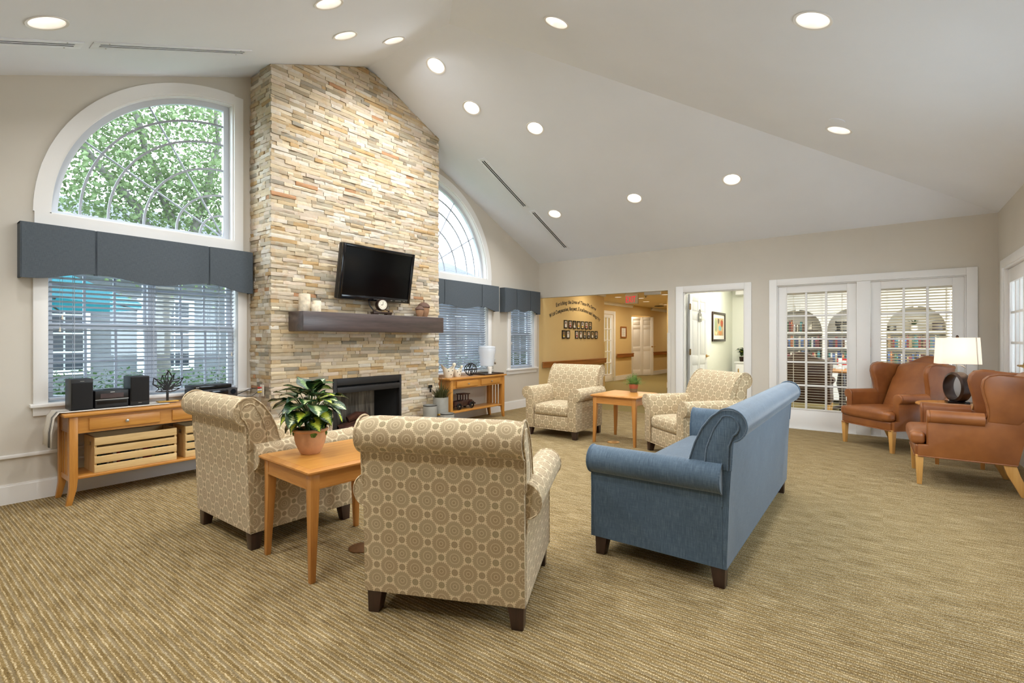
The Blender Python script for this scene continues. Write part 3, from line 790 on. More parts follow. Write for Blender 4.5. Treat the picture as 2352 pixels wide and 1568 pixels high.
# ------------------------------------------------------------------ chimney breast of ledger stone
rnd = random.Random(11)
chim = thing('stone_chimney', 'tall chimney breast faced in stacked ledger stone, cream gold and grey', 'chimney', (0, 0, 0))
m = MB()
FX0, FX1, FZ = 3.169, 4.134, .808
ins = .03
def top(x): return ZR - SL*abs(x-XR)
m.extrude([(CX0+ins, 0), (FX0, 0), (FX0, FZ), (FX1, FZ), (FX1, 0), (CX1-ins, 0), (CX1-ins, top(CX1-ins)), (XR, ZR), (CX0+ins, top(CX0+ins))], CY+ins, YN-.002, 'y')
mort = plain('mortar_dark', (120, 104, 82), .95, var=.2, vscale=30)  # dark mortar colour of the core behind the stones
m.build('core', mort, chim, smooth=0)
PAL = [((228,210,178),11), ((216,194,158),9), ((206,178,134),6), ((202,164,108),2.4), ((184,170,144),5), ((160,150,130),2.6), ((220,200,176),9), ((190,136,90),.6), ((233,222,203),9), ((212,194,168),8), ((176,158,126),3), ((224,202,164),6)]
def pick():
    t = rnd.random()*sum(w for _, w in PAL)
    for c, w in PAL:
        t -= w
        if t < 0: break
    k = .89 + rnd.uniform(-.05, .05); return srgb(tuple(min(255, (v*.88+q*.12)*k) for v, q in zip(c, (222, 212, 198))))
CH = .0386
stones = []   # (importance, mb)
def stone(face, u0, u1, z0, z1):
    """one ledger stone; face 'f' on y=CY, 'l' on x=CX0, 'r' on x=CX1"""
    if face == 'f': lim0, lim1 = top(u0), top(u1)
    else: lim0 = lim1 = top(CX0 if face == 'l' else CX1)
    if z0 > max(lim0, lim1) - .004: return
    prot = rnd.choice((.0, .003, .005, .008, .012)); g = .0012; c = pick(); mb = MB(); mb.c = c
    n = max(2, min(5, int((u1-u0)/.05)+1)); nz = 2
    grid = []; u0 += g; u1 -= g
    for i in range(n+1):
        row = []
        for j in range(nz+1):
            u = u0 + (u1-u0)*i/n; lim = (lim0 + (lim1-lim0)*i/n) - .002
            z = z0 + g*.5 + (z1-z0-g)*j/nz; z = min(z, lim)
            dd = -prot + rnd.uniform(-.0045, .0045) + (.004 if (i in (0, n) or j in (0, nz)) else 0)
            row.append((u, dd, z))
        grid.append(row)
    def P(u, dd, z):
        if face == 'f': return (u, CY + dd, z)
        if face == 'l': return (CX0 + dd, u, z)
        return (CX1 - dd, u, z)
    vs = [P(*p) for r in grid for p in r]; w = nz+1; fs = []
    for i in range(n):
        for j in range(nz): fs.append((i*w+j, (i+1)*w+j, (i+1)*w+j+1, i*w+j+1))
    back = len(vs); rim = [i*w for i in range(n+1)] + [n*w+j for j in range(1, w)] + [i*w+nz for i in range(n-1, -1, -1)] + [j for j in range(nz-1, 0, -1)]
    flat = [grid[k // w][k % w] for k in rim]
    vs += [P(p[0], ins+.004, p[2]) for p in flat]
    for i in range(len(rim)): j = (i+1) % len(rim); fs.append((rim[i], rim[j], back+j, back+i))
    mb.add(vs, fs)
    ctr = Vector(vs[0]); v = ctr - Vector((0, 0, 1.25)); dist = v.length
    nrm = Vector((0,-1,0)) if face == 'f' else Vector((-1,0,0)) if face == 'l' else Vector((1,0,0))
    imp = (u1-u0)*(z1-z0)*max(0, -v.normalized().dot(nrm))/dist**2
    if face == 'f' and ctr.z < .35: imp *= .05
    stones.append((imp, mb))
def course(face, a, b, z, seed):
    u = a; 
    while u < b - .001:
        L = rnd.choice((.06, .09, .12, .15, .17, .2, .24, .28)) * rnd.uniform(.85, 1.15)
        if face != 'f': L *= .8
        e = u + L
        if b - e < .05: e = b
        stone(face, u, min(e, b), z, z + CH); u = e
z = 0; row = 0
while z < ZR:
    jog = .006*(row % 2)
    if z < FZ - .005:
        course('f', CX0-jog, FX0, z, row); course('f', FX1, CX1+jog, z, row)
    else: course('f', CX0-jog, CX1+jog, z, row)
    course('l', CY+.012*(1-row % 2), YN-.002, z, row); course('r', CY+.012*(1-row % 2), YN-.002, z, row)
    z += CH; row += 1
stones.sort(key=lambda s: -s[0])
for imp, mb in stones[:300]: mb.build('stone', stone_m, chim, smooth=25, recalc=False)
rest = MB()
for imp, mb in stones[300:]:
    rest.c = mb.col[0]; rest.add(mb.v, mb.f)
rest.build('stone_facing', stone_m, chim, smooth=25, stuff=True, recalc=False)

# ------------------------------------------------------------------ fireplace insert
fp = thing('fireplace_insert', 'black metal fireplace insert with louvre slot set into the stone chimney', 'fireplace', ((FX0+FX1)/2, CY, 0))
hw = (FX1-FX0)/2
m = MB(); y0 = -.014
m.box(-hw, -hw+.045, y0, .05, 0.02, FZ); m.box(hw-.03, hw, y0, .05, .02, FZ); m.box(-hw+.045, hw-.03, y0, .05, FZ-.075, FZ); m.box(-hw+.045, hw-.03, y0-.004, .05, FZ-.165, FZ-.098); m.box(-hw+.045, hw-.03, y0, .05, .02, .09)
m.build('frame', char_m, fp, bevel=.003)
m = MB(); m.box(-hw+.045, hw-.03, .03, .035, FZ-.1, FZ-.07); m.build('louvre_slot', dark_m, fp)
for P in ([(-hw+.045, .045, .09), (-hw+.16, .34, .09), (-hw+.16, .34, FZ-.17), (-hw+.045, .045, FZ-.17)], [(hw-.03, .045, .09), (hw-.15, .34, .09), (hw-.15, .34, FZ-.17), (hw-.03, .045, FZ-.17)]):
    m = MB(); m.add(P, [(0,1,2,3)]); m.build('side_liner', dark_m, fp, smooth=0)
m = MB(); m.add([(-hw+.16, .34, .09), (hw-.15, .34, .09), (hw-.15, .34, FZ-.17), (-hw+.16, .34, FZ-.17)], [(0,1,2,3)]); m.build('back_liner', fire_m, fp, smooth=0)
m = MB(); m.add([(-hw+.045, .045, FZ-.17), (hw-.03, .045, FZ-.17), (hw-.15, .34, FZ-.17), (-hw+.16, .34, FZ-.17)], [(0,1,2,3)]); m.add([(-hw+.045, .045, .09), (hw-.03, .045, .09), (hw-.15, .34, .09), (-hw+.16, .34, .09)], [(0,1,2,3)]); m.build('hearth', dark_m, fp, smooth=0)
for pts, r in (([(-.36, .12, .17), (-.1, .16, .19), (.2, .2, .17), (.34, .22, .16)], .055), ([(-.26, .24, .2), (0, .2, .26), (.26, .14, .2)], .05), ([(-.16, .2, .3), (-.05, .18, .34), (.08, .2, .32), (.14, .2, .27)], .048)):
    m = MB(); m.tube(pts, [r*.8] + [r]*(len(pts)-2) + [r*.8], 9); m.build('log', log_m, fp)

# ------------------------------------------------------------------ mantel and what stands on it
ms = MB(); ms.rbox(2.655, 4.615, 4.600, CY-.001, 1.336, 1.536, .006, 1, 0, 2)
tag(ms.build('mantel_shelf', mantel_m), 'thick dark brown oak mantel beam on the stone chimney', 'mantel')
ZM = 1.5365
def candle(x, y, w, h, label, hole=False):
    g = thing('candle_holder', label, 'candle holder', (x, y, ZM), R(10), 'birch candle holders on the mantel')
    m = MB(); m.lathe([(w/2*.97, 0), (w/2, .004), (w/2, h-.004), (w/2*.95, h), (w/2*.55, h), (w/2*.5, h-.012)], n=20); m.build('body', candle_m, g)
    m = MB(); m.lathe([(w/2*.48, h-.013), (w/2*.48, h-.004), (.002, h-.003)], n=14); m.build('candle', paper_m, g)
candle(2.775, 4.78, .115, .185, 'tallest pale birch candle holder at the left end of the mantel')
candle(2.89, 4.74, .085, .12, 'medium birch candle holder behind the short one on the mantel')
candle(2.835, 4.665, .09, .075, 'shortest white candle holder, in front of the birch ones on the mantel')
ck = thing('mantel_clock', 'small round bronze clock on a dark stand, under the television', 'clock', (3.655, 4.655, ZM), R(-8))
m = MB(); m.box(-.115, -.055, -.035, .035, 0, .012); m.box(.055, .115, -.035, .035, 0, .012); m.rbox(-.12, .12, -.04, .04, .012, .034, .005, 1); m.build('stand', bronze_m, ck)
for s in (-1, 1):
    m = MB(); m.tube([(s*.095, 0, .034), (s*.09, 0, .05), (s*.055, 0, .062), (s*.045, 0, .085)], .006, 6); m.lathe([(.002, .0), (.009, .006), (.007, .02), (.002, .026)], (s*.102, 0, .034), 8); m.build('bracket', bronze_m, ck)
m = MB(); m.cyl((0, .115), .068, -.03, .03, 28, axis='y'); m.build('case', bronze_m, ck, bevel=.006)
m = MB(); m.cyl((0, .115), .055, -.0325, -.03, 28, axis='y'); m.build('dial', ivory_m, ck)
m = MB()
for i in range(12):
    a = i*PI/6; m.add([(math.sin(a+q)*r, -.0335, .115+math.cos(a+q)*r) for q, r in ((-.06,.048),(.06,.048),(.06,.040),(-.06,.040))], [(0,1,2,3)])
m.build('hour_marks', iron_m, ck, smooth=0)
m = MB(); m.tube([(0, -.035, .115), (-.024, -.035, .113)], .0025, 4); m.tube([(0, -.036, .115), (.002, -.036, .152)], .002, 4); m.build('hands', iron_m, ck)
def acorn(x, y, r, h, label):
    g = thing('acorn_ornament', label, 'ornament', (x, y, ZM), 0, 'wooden acorns on the mantel')
    m = MB(); m.lathe([(r*.5, 0), (r*.62, .004), (r*.86, h*.25), (r*.98, h*.45), (r*.97, h*.62)], n=20); m.build('nut', acorn_m, g)
    m = MB(); m.lathe([(r*1.0, h*.58), (r*1.1, h*.62), (r*1.06, h*.70), (r*.8, h*.82), (r*.4, h*.9), (r*.1, h*.92)], n=20); m.build('cap', acorncap_m, g)
    m = MB(); m.tube([(0, 0, h*.9), (.003, 0, h*.97), (.0, 0, h*1.08)], [.006, .004, .006], 6); m.build('stem', acorncap_m, g)
acorn(4.315, 4.73, .052, .155, 'smaller wooden acorn in front, at the right end of the mantel')
acorn(4.43, 4.78, .075, .215, 'larger wooden acorn with a textured cap, at the right end of the mantel')

# ------------------------------------------------------------------ television
tv = thing('television', 'black flat television tilted forward on the stone chimney above the mantel', 'television', (3.645, 4.70, 2.0), R(-1.1))
TX = Matrix.Rotation(R(10.1), 4, 'X')
m = MB(); w, h = .995, .612; b = .036
m.box(-w/2, w/2, .01, .075, -h/2, h/2); m.build('back_shell', blackp_m, tv, bevel=.012, xf=TX)
m = MB(); m.box(-w/2, -w/2+b, -.02, .012, -h/2, h/2); m.box(w/2-b, w/2, -.02, .012, -h/2, h/2); m.box(-w/2+b, w/2-b, -.02, .012, h/2-b, h/2); m.box(-w/2+b, w/2-b, -.02, .012, -h/2, -h/2+.055); m.build('bezel', gloss_m, tv, bevel=.005, xf=TX)
m = MB(); m.box(-w/2+b, w/2-b, -.008, 0, -h/2+.055, h/2-b); m.build('screen', screen_m, tv, xf=TX)
m = MB(); text_mb(m, 'SAMSUNG', TX @ plane_mat((0.0, -.0205, -h/2+.02), (1,0,0), (0,0,1)), .017, 1.1, .1); m.build('brand_lettering', silver_m, tv, smooth=0)
m = MB()
for x in (.2, .27, .3, .33, .39): m.box(x, x+.025, -.0212, -.02, -h/2+.022, -h/2+.026)
m.build('button_marks', silver_m, tv, xf=TX)
m = MB(); m.box(-.12, .12, .075, .1, -.12, .12); m.box(-.03, .03, .09, .15, -.05, .05); m.build('wall_bracket', iron_m, tv)
m = MB(); m.tube([(-.08, .08, -.28), (-.07, .06, -.36), (-.02, .05, -.415), (.06, .06, -.43), (.12, .1, -.42)], .007, 6); m.build('cable', blackp_m, tv)
# ------------------------------------------------------------------ rolled arm seating (front is +y, origin on the floor at the centre)
darkleg_m = MATS['dark_z']
def rolled_seat(name, label, cat, loc, rz, Wd, fabric, depth=.70, group=None, pipe=None):
    g = thing(name, label, cat, loc, rz, group)
    hx = Wd/2; yb, yf = -depth/2, depth/2; zb = .105; aw = .115
    pipe = pipe or fabric
    # base rail
    m = MB(); m.rbox(-hx+.012, hx-.012, yb+.012, yf-.022, zb, .30, .012, 1, 0, 2); m.build('base', fabric, g)
    m = MB(); m.rbox(-hx+aw, hx-aw, yb+.06, yf-.004, zb+.004, .275, .015, 2, 0, 2); m.build('front_rail', fabric, g)
    # seat cushion
    m = MB(); m.rbox(-hx+aw+.003, hx-aw-.003, yb+.15, yf+.012, .278, .405, .045, 6 if Wd < 1 else 14, .028, 4); m.build('seat_cushion', fabric, g, smooth=60)
    # arms
    for s in (-1, 1):
        xi, xo = hx-aw, hx; cx, cz, r = hx-.012, .555, .078
        prof = [(xi, zb), (xi, .50)] + arc(cx, cz, r, 196, -78, 18) + [(xo, cz-.095), (xo, zb)]
        prof = [(xi, zb), (xi, .43), (xi+.002, .50)] + arc(cx, cz, r, 172, -80, 20) + [(xo+.004, cz-.10), (xo, cz-.14), (xo, zb)]
        m = MB(); m.extrude([(s*p, q) for p, q in prof], yb+.02, yf-.006, 'y'); a = m.build('arm', fabric, g, smooth=50)
        # slightly proud front facing with its welt
        ins = []
        for p, q in prof: ins.append((cx + (p-cx)*.965, q))
        m = MB(); m.extrude([(s*p, q) for p, q in prof], yf-.006, yf+.008, 'y'); m.build('arm_facing', fabric, a, smooth=50, bevel=.004)
        m = MB(); m.tube([(s*p, yf+.004, q) for p, q in prof], .0045, 6); m.build('piping', pipe, a, smooth=60)
        m = MB(); m.tube([(s*p, yb+.022, q) for p, q in prof[3:-1]], .0045, 6); m.build('piping', pipe, a, smooth=60)
    # back with rearward scroll
    rc, rzz, rr = yb-.012, .825, .082
    scroll = arc(rc, rzz, rr, 252, 62, 22)
    front = [(yb+.075, .858), (yb+.118, .80), (yb+.155, .72), (yb+.185, .62), (yb+.205, .52), (yb+.21, .42), (yb+.21, zb)]
    prof = [(yb, zb), (yb-.012, .45), (yb-.030, .745)] + scroll + front
    hb = hx-.002
    m = MB(); n = 10 if Wd < 1 else 20; rings = []
    for i in range(n+1):
        t = 2*i/n-1; e = 1 - .10*max(0, abs(t)-.86)/.14*(1 if Wd < 1 else 1); x = t*hb
        rings.append([(x, yb+(p-yb), q if q < .7 else .7+(q-.7)*(1-.035*(max(0, (abs(x)-(hb-.06))/.06)))) for p, q in prof])
    m.loft(rings); bk = m.build('back', fabric, g, smooth=50)
    for s in (-1, 1):
        inner = [(p + (rc - p)*.10, q) for p, q in scroll]
        side = [(yb-.02, .60), (yb-.030, .745)] + scroll + front[:5]
        m = MB(); m.tube([(s*(hb+.001), p, q) for p, q in side], .005, 6); m.build('piping', pipe, bk, smooth=60)
        sc = arc(rc+.006, rzz-.004, rr*.62, 240, 60, 14); pts = [(yb-.006, .60), (yb-.01, .72)] + sc + [(yb+.06, .80), (yb+.095, .70), (yb+.105, .60)]
        m = MB(); m.extrude(pts, s*(hb-.004), s*(hb+.006), 'x'); m.build('scroll_panel', fabric, bk, smooth=50, bevel=.003)
        m = MB(); m.tube([(s*(hb+.005), p, q) for p, q in pts], .0045, 6); m.build('piping', pipe, bk, smooth=60)
    # seam under the scroll and welt along the bottom
    m = MB(); m.tube([(-hb, yb-.033, .747), (hb, yb-.033, .747)], .004, 6); m.build('seam_piping', pipe, bk)
    m = MB(); x0, y0, y1 = hx-.004, yb+.004, yf-.002
    m.tube([(-x0,y0,zb+.003), (x0,y0,zb+.003), (x0,y1,zb+.003), (-x0,y1,zb+.003)], .0055, 6, True); m.build('bottom_piping', pipe, g)
    for sx in (-1, 1):
        for sy in (-1, 1):
            X, Y = sx*(hx-.046), (yb+.046 if sy < 0 else yf-.050); m = MB()
            def q(h, z, k): return [(X+sx*k-h, Y+sy*k-h, z), (X+sx*k+h, Y+sy*k-h, z), (X+sx*k+h, Y+sy*k+h, z), (X+sx*k-h, Y+sy*k+h, z)]
            m.loft([q(.026, 0, .008), q(.037, zb+.01, 0)]); m.build('leg', darkleg_m, g, bevel=.003)
    return g
AW = .75
chairA = rolled_seat('armchair', 'patterned armchair in the foreground, its back turned to the viewer', 'armchair', (0,0,0), 0, AW, med_m, group='medallion patterned armchairs')
def place(o, cx, cy, heading): o.location = (cx, cy, 0); o.rotation_euler = (0, 0, R(heading-90))
place(chairA, 1.868, 1.70, 24.5)
dup(chairA, (1.735, 3.345, 0), R(0-90), 'patterned armchair beside the console with crates, seen from its back corner', 'medallion patterned armchairs')
dup(chairA, (5.67, 3.395, 0), R(180-90), 'patterned armchair under the wall lettering, facing the viewer', 'medallion patterned armchairs')
dup(chairA, (5.42, 1.645, 0), R(141-90), 'patterned armchair between the small fern table and the blue sofa', 'medallion patterned armchairs')
sofa = rolled_seat('sofa', 'long blue chenille sofa with rolled arms, seen from its end and back', 'sofa', (0,0,0), 0, 1.99, blue_m, .74)
place(sofa, 3.585, .995, 90.3)

# ------------------------------------------------------------------ leather wing chairs
def wing_chair(name, label, loc, rz, hide, group=None):
    g = thing(name, label, 'wing chair', loc, rz, group)
    hx, yb, yf = .355, -.31, .32; zb = .245
    m = MB(); m.rbox(-hx+.03, hx-.03, yb+.03, yf, zb, .345, .02, 2, 0, 2); m.build('seat_rail', hide, g)
    m = MB(); m.rbox(-hx+.075, hx-.075, yb+.1, yf+.035, .335, .455, .04, 6, .022, 4)
    m.rbox(-hx+.02, hx-.02, yf-.075, yf+.03, .345, .448, .035, 5, .004, 4); m.build('seat_cushion', hide, g, smooth=60)
    for s in (-1, 1):
        xi, xo, cx, cz, r = hx-.075, hx-.002, hx-.022, .592, .055
        prof = [(xi, zb+.02), (xi, .55)] + arc(cx, cz, r, 168, -70, 16) + [(xo, .53), (xo, zb)]
        m = MB(); m.extrude([(s*p, q) for p, q in prof], -.12, yf-.10, 'y'); a = m.build('arm', hide, g, smooth=50)
        m = MB(); m.extrude([(s*p, q) for p, q in prof], yf-.102, yf-.078, 'y'); m.build('arm_facing', hide, a, smooth=50, bevel=.008)
        # outer side panel
        sp = [(yb-.005, zb), (yf-.02, zb), (yf-.02, .345), (yf-.085, .35), (yf-.085, .545), (-.08, .545), (-.08, .60), (yb-.075, .60)]
        m = MB(); m.extrude(sp, s*(hx-.06), s*hx, 'x'); m.build('side_panel', hide, g, smooth=40, bevel=.008)
        # wing
        wp = [(-.33, .56), (-.125, .57), (-.138, .64), (-.128, .72), (-.108, .80), (-.098, .865), (-.108, .922), (-.140, .958), (-.20, .972), (-.28, .966), (-.38, .955), (-.50, .95), (-.46, .85), (-.40, .70)]
        m = MB(); m.extrude(wp, s*(hx-.062), s*(hx+.004), 'x')
        m.v = [(x + s*.022*max(0, (z-.6)/.36)*max(0, (y+.40)/.33), y, z) for x, y, z in m.v]
        w = m.build('wing', hide, g, smooth=50, bevel=.022, seg=3)
        pts = [(s*(hx+.004) + s*.022*max(0, (z-.6)/.36)*max(0, (y+.40)/.33), y-.006, z) for y, z in wp[1:10]]
        m = MB(); m.tube(pts, .004, 6); m.build('piping', hide, w)
    # back with humped crest
    hb = hx-.05; crest = []
    for i in range(17):
        t = -1 + 2*i/16; crest.append((t*hb, .955 + .105*(.5+.5*math.cos(PI*t))**1.2))
    out = [(-hb, zb+.05)] + crest + [(hb, zb+.05)]
    m = MB(); m.extrude(out, -.33, -.225, 'y'); m.v = [(x, y - .215*max(0, z-.42)/.5, z) for x, y, z in m.v]
    m.build('back', hide, g, smooth=50, bevel=.025, seg=3)
    m = MB(); m.rbox(-hb+.025, hb-.025, -.235, -.16, .40, .98, .035, 6, 0, 3)
    m.v = [(x, y - .21*max(0, z-.42)/.5 + .018*math.sin(PI*min(1, max(0, (z-.4)/.5)))*(1-(x/hb)**2), z - (.05*(x/hb)**2 if z > .8 else 0)) for x, y, z in m.v]
    m.build('back_cushion', hide, g, smooth=60)
    m = MB(); m.tube([(-hx+.02, yf, zb+.003), (hx-.02, yf, zb+.003)], .005, 6)
    for s in (-1, 1): m.tube([(s*(hx-.002), yb, zb+.003), (s*(hx-.002), yf-.02, zb+.003)], .005, 6)
    m.build('bottom_piping', hide, g)
    for s in (-1, 1):
        X, Y = s*(hx-.036), yf-.032; m = MB()
        def q(h, z, y=0, k=1): return [(X-h, Y+y-h*k, z), (X+h, Y+y-h*k, z), (X+h, Y+y+h*k, z), (X-h, Y+y+h*k, z)]
        m.loft([q(.017, 0), q(.028, zb+.01)]); m.build('leg', beech_m, g, bevel=.003)
        Y = yb+.035; m = MB()
        m.loft([q(.020, 0, -.085, 1.3), q(.024, .08, -.055, 1.4), q(.027, .17, -.015, 1.4), q(.028, zb+.01, .01, 1.4)]); m.build('leg', beech_m, g, bevel=.002)
    return g
w1 = wing_chair('wing_chair', 'tan leather wing chair in front of the right french door', (7.255, -.06, 0), R(135-90), leather_m, 'leather wing chairs')
dup(w1, (5.86, -.535, 0), R(91-90), 'tan leather wing chair seen from its side, cut by the right picture edge', 'leather wing chairs')
# ------------------------------------------------------------------ side tables
def end_table(label, loc, rz, hx, hy, h=.585):
    g = thing('end_table', label, 'table', loc, rz, 'maple end tables')
    m = MB()
    def rr(dx, z): return [(-hx-dx, -hy-dx, z), (hx+dx, -hy-dx, z), (hx+dx, hy+dx, z), (-hx-dx, hy+dx, z)]
    m.loft([rr(-.012, h-.03), rr(.0, h-.018), rr(.0, h-.010), rr(-.022, h)]); m.build('top', MATS['maple_x'], g)
    m = MB(); m.box(-hx+.028, hx-.028, -hy+.028, hy-.028, h-.001, h+.0008); m.build('top_inlay', MATS['honey_x'], g)
    for s in (-1, 1):
        m = MB(); m.box(-hx+.07, hx-.07, s*(hy-.035)-.009, s*(hy-.035)+.009, h-.10, h-.028); m.box(-hx+.07, hx-.07, s*(hy-.031)-.009, s*(hy-.031)+.009, h-.108, h-.098); m.build('apron', MATS['maple_x'], g)
        m = MB(); m.box(s*(hx-.035)-.009, s*(hx-.035)+.009, -hy+.07, hy-.07, h-.10, h-.028); m.box(s*(hx-.031)-.009, s*(hx-.031)+.009, -hy+.07, hy-.07, h-.108, h-.098); m.build('apron', MATS['maple_y'], g)
        for t in (-1, 1):
            X, Y = s*(hx-.048), t*(hy-.048); m = MB()
            def q(k, z, d=0): return [(X+s*d-k, Y+t*d-k, z), (X+s*d+k, Y+t*d-k, z), (X+s*d+k, Y+t*d+k, z), (X+s*d-k, Y+t*d+k, z)]
            m.loft([q(.014, 0, .012), q(.024, h-.15), q(.025, h-.028)]); m.build('leg', MATS['maple_z'], g, bevel=.002)
    return g
end_table('square maple end table holding the variegated potted plant', (1.705, 2.585, 0), R(-3.5), .325, .296)
end_table('square maple end table holding the small feathery fern', (5.695, 2.55, 0), R(-1), .325, .30)
g = thing('round_table', 'round maple table between the two leather wing chairs, under the lamp', 'table', (6.68, -.60, 0))
m = MB(); m.lathe([(.31, .575), (.33, .582), (.33, .592), (.318, .6)], n=36); m.build('top', MATS['honey_x'], g)
m = MB(); m.lathe([(.28, .50), (.28, .575)], n=30); m.build('apron', MATS['maple_z'], g)
for k in range(4):
    a = PI/4 + k*PI/2; X, Y = .235*math.cos(a), .235*math.sin(a); m = MB()
    m.loft([[(X+h*i, Y+h*j, z) for i, j in ((-1,-1),(1,-1),(1,1),(-1,1))] for h, z in ((.015, 0), (.022, .51))]); m.build('leg', MATS['maple_z'], g)
# ------------------------------------------------------------------ lamp
LX, LY = 6.68, -.60
g = thing('table_lamp', 'lit table lamp with white box shade and dark bronze hoop base', 'lamp', (LX, LY, .6005), R(-82))
m = MB(); m.box(-.085, .085, -.065, .065, 0, .028); m.build('base', gloss_m, g, bevel=.003)
m = MB(); rings = []
for i in range(40):
    a = 2*PI*i/40; c, s = math.cos(a), math.sin(a); rx, rzv = .118, .138
    prof = [(-.052, -.010), (-.040, .012), (0, .017), (.040, .012), (.052, -.010), (.03, -.014), (-.03, -.014)]
    rings.append([((rx+dr)*c, y, .170 + (rzv+dr)*s) for y, dr in prof])
rings.append(rings[0]); m.loft(rings, False); m.build('hoop', bronze_m, g, smooth=50, xf=Matrix.Rotation(R(-64), 4, 'Z'))
m = MB(); m.cyl((0, 0), .012, .31, .40, 12); m.cyl((0, 0), .018, .318, .35, 12); m.build('neck', silver_m, g)
m = MB(); m.tube([(.012, 0, .385), (.03, 0, .388), (.05, 0, .375), (.065, 0, .36)], [.003, .004, .006, .004], 6); m.build('switch', silver_m, g)
def rrect(hx, hy, r, z, n=6):
    pts = []
    for cx, cy, a in ((hx-r, hy-r, 0), (-hx+r, hy-r, 90), (-hx+r, -hy+r, 180), (hx-r, -hy+r, 270)):
        pts += [(cx + r*math.cos(R(a+90*k/n)), cy + r*math.sin(R(a+90*k/n)), z) for k in range(n+1)]
    return pts
def shade_mat():
    t = NT('lamp_shade'); t.set(Base_Color=srgb((244, 236, 222)), Roughness=.9)
    sp = t.n('SeparateXYZ'); t.t.links.new(t.coord('Object'), sp.inputs[0])
    t.set(Emission_Color=srgb((255, 240, 222)), Emission_Strength=.2)
    tr = t.n('BsdfTranslucent'); tr.inputs[0].default_value = srgb((250, 246, 240)); mx = t.n('MixShader'); mx.inputs[0].default_value = .35
    t.l(t.p, 0, mx, 1); t.l(tr, 0, mx, 2); t.l(mx, 0, t.t.nodes['Material Output'], 0); return t.m
shade_m = shade_mat()
m = MB(); m.loft([rrect(.168, .115, .035, .405), rrect(.155, .104, .032, .668)], False); m.loft([rrect(.165, .112, .033, .405), rrect(.152, .101, .030, .668)], False)
m.build('lamp_shade', shade_m, g, smooth=50)
m = MB(); m.tube([(.128, -.1155, .406), (.118, -.1045, .667)], .005, 4); m.build('shade_seam', cream_slat_m, g)
m = MB(); m.tube([(-.15, 0, .655), (.15, 0, .655)], .003, 6); m.tube([(0, -.1, .655), (0, .1, .655)], .003, 6); m.tube([(0, 0, .39), (0, 0, .66)], .005, 6); m.build('shade_harp', silver_m, g)
m = MB(); m.lathe([(.004, .655), (.012, .668), (.014, .678), (.008, .69), (.002, .694)], n=12); m.build('finial', bronze_m, g)
m = MB(); m.lathe([(.012, .44), (.03, .49), (.03, .53), (.012, .56)], n=14); m.build('bulb', lamp_on_m, g)
ld = bpy.data.lights.new('lamp_light', 'POINT'); ld.energy = 3.2; ld.color = (1, .93, .84); ld.shadow_soft_size = .04
lo = bpy.data.objects.new('lamp_light', ld); C.objects.link(lo); lo.parent = g; lo.location = (0, 0, .585)
m = MB(); m.tube([(.06, .05, .006), (.18, .12, .006), (.26, .10, .005), (.29, .06, .005)], .004, 6); m.build('power_cord', blackp_m, g)
cd = MB(); cd.tube([(6.62, -1.02, .42), (6.55, -1.0, .25), (6.40, -.98, .08), (6.22, -.93, .012), (6.05, -.95, .008), (5.9, -.9, .008)], .0045, 6)
tag(cd.build('extension_cord', blackp_m), 'black electric cord trailing to the carpet behind the right wing chair', 'cord')
# ------------------------------------------------------------------ console tables
def console(label, x0, x1, yf, yb, h, open_drawer=False):
    L = x1-x0; D = yb-yf
    g = thing('console_table', label, 'console table', ((x0+x1)/2, (yf+yb)/2, 0), 0)
    hx, hy = L/2, D/2; mx, my, mz = MATS['honey_x'], MATS['honey_y'], MATS['honey_z']
    m = MB(); m.rbox(-hx-.035, hx+.035, -hy-.02, hy+.02, h-.024, h, .006, 1, 0, 2); m.build('top', mx, g)
    m = MB(); m.box(-hx+.05, hx-.05, hy-.03, hy-.012, h-.15, h-.024); m.box(-hx+.05, hx-.05, -hy+.010, -hy+.03, h-.155, h-.024); m.build('apron', mx, g)
    for s in (-1, 1):
        m = MB(); m.box(s*(hx-.012), s*(hx-.032), -hy+.05, hy-.05, h-.155, h-.024); m.box(s*(hx-.012), s*(hx-.034), -hy+.05, hy-.05, .165, .205); m.build('end_rail', my, g)
        for k in range(4):
            y = -hy+.05 + (D-.1)*(k+.5)/4; m = MB(); m.box(s*(hx-.016), s*(hx-.030), y-.0135, y+.0135, .205, h-.155); m.build('end_slat', mz, g)
        for t in (-1, 1):
            X, Y = s*(hx-.025), t*(hy-.025); m = MB()
            def q(k, z, d=0): return [(X+s*d-k, Y-k, z), (X+s*d+k, Y-k, z), (X+s*d+k, Y+k, z), (X+s*d-k, Y+k, z)]
            m.loft([q(.017, 0, .026), q(.019, .05, .016), q(.022, .12, .003), q(.025, .2), q(.025, h-.024)]); m.build('leg', mz, g, bevel=.002)
    m = MB(); m.rbox(-hx+.03, hx-.03, -hy+.018, hy-.018, .185, .207, .005, 1, 0, 2); m.build('lower_shelf', mx, g)
    for s in (-1, 1):
        w = (L-.32)/2; cx = s*(w/2+.045); m = MB(); o = -.02 if (open_drawer and s < 0) else -.004
        m.rbox(cx-w/2, cx+w/2, -hy+o, -hy+.014, h-.135, h-.045, .005, 1, 0, 2); d = m.build('drawer', mx, g)
        m = MB(); m.lathe([(.004, 0), (.005, .012), (.013, .018), (.012, .025), (.002, .028)], n=12); k = m.build('knob', silver_m, d); k.location = (cx, -hy+o, h-.09); k.rotation_euler = (R(90), 0, 0)
    return g
console('maple console table under the left window, with crates on its shelf', .95, 2.20, 4.87, 5.245, .69)
console('maple console table right of the chimney, with a toy truck on its shelf', 5.07, 6.32, 4.915, 5.255, .69, True)
ZT = .6905
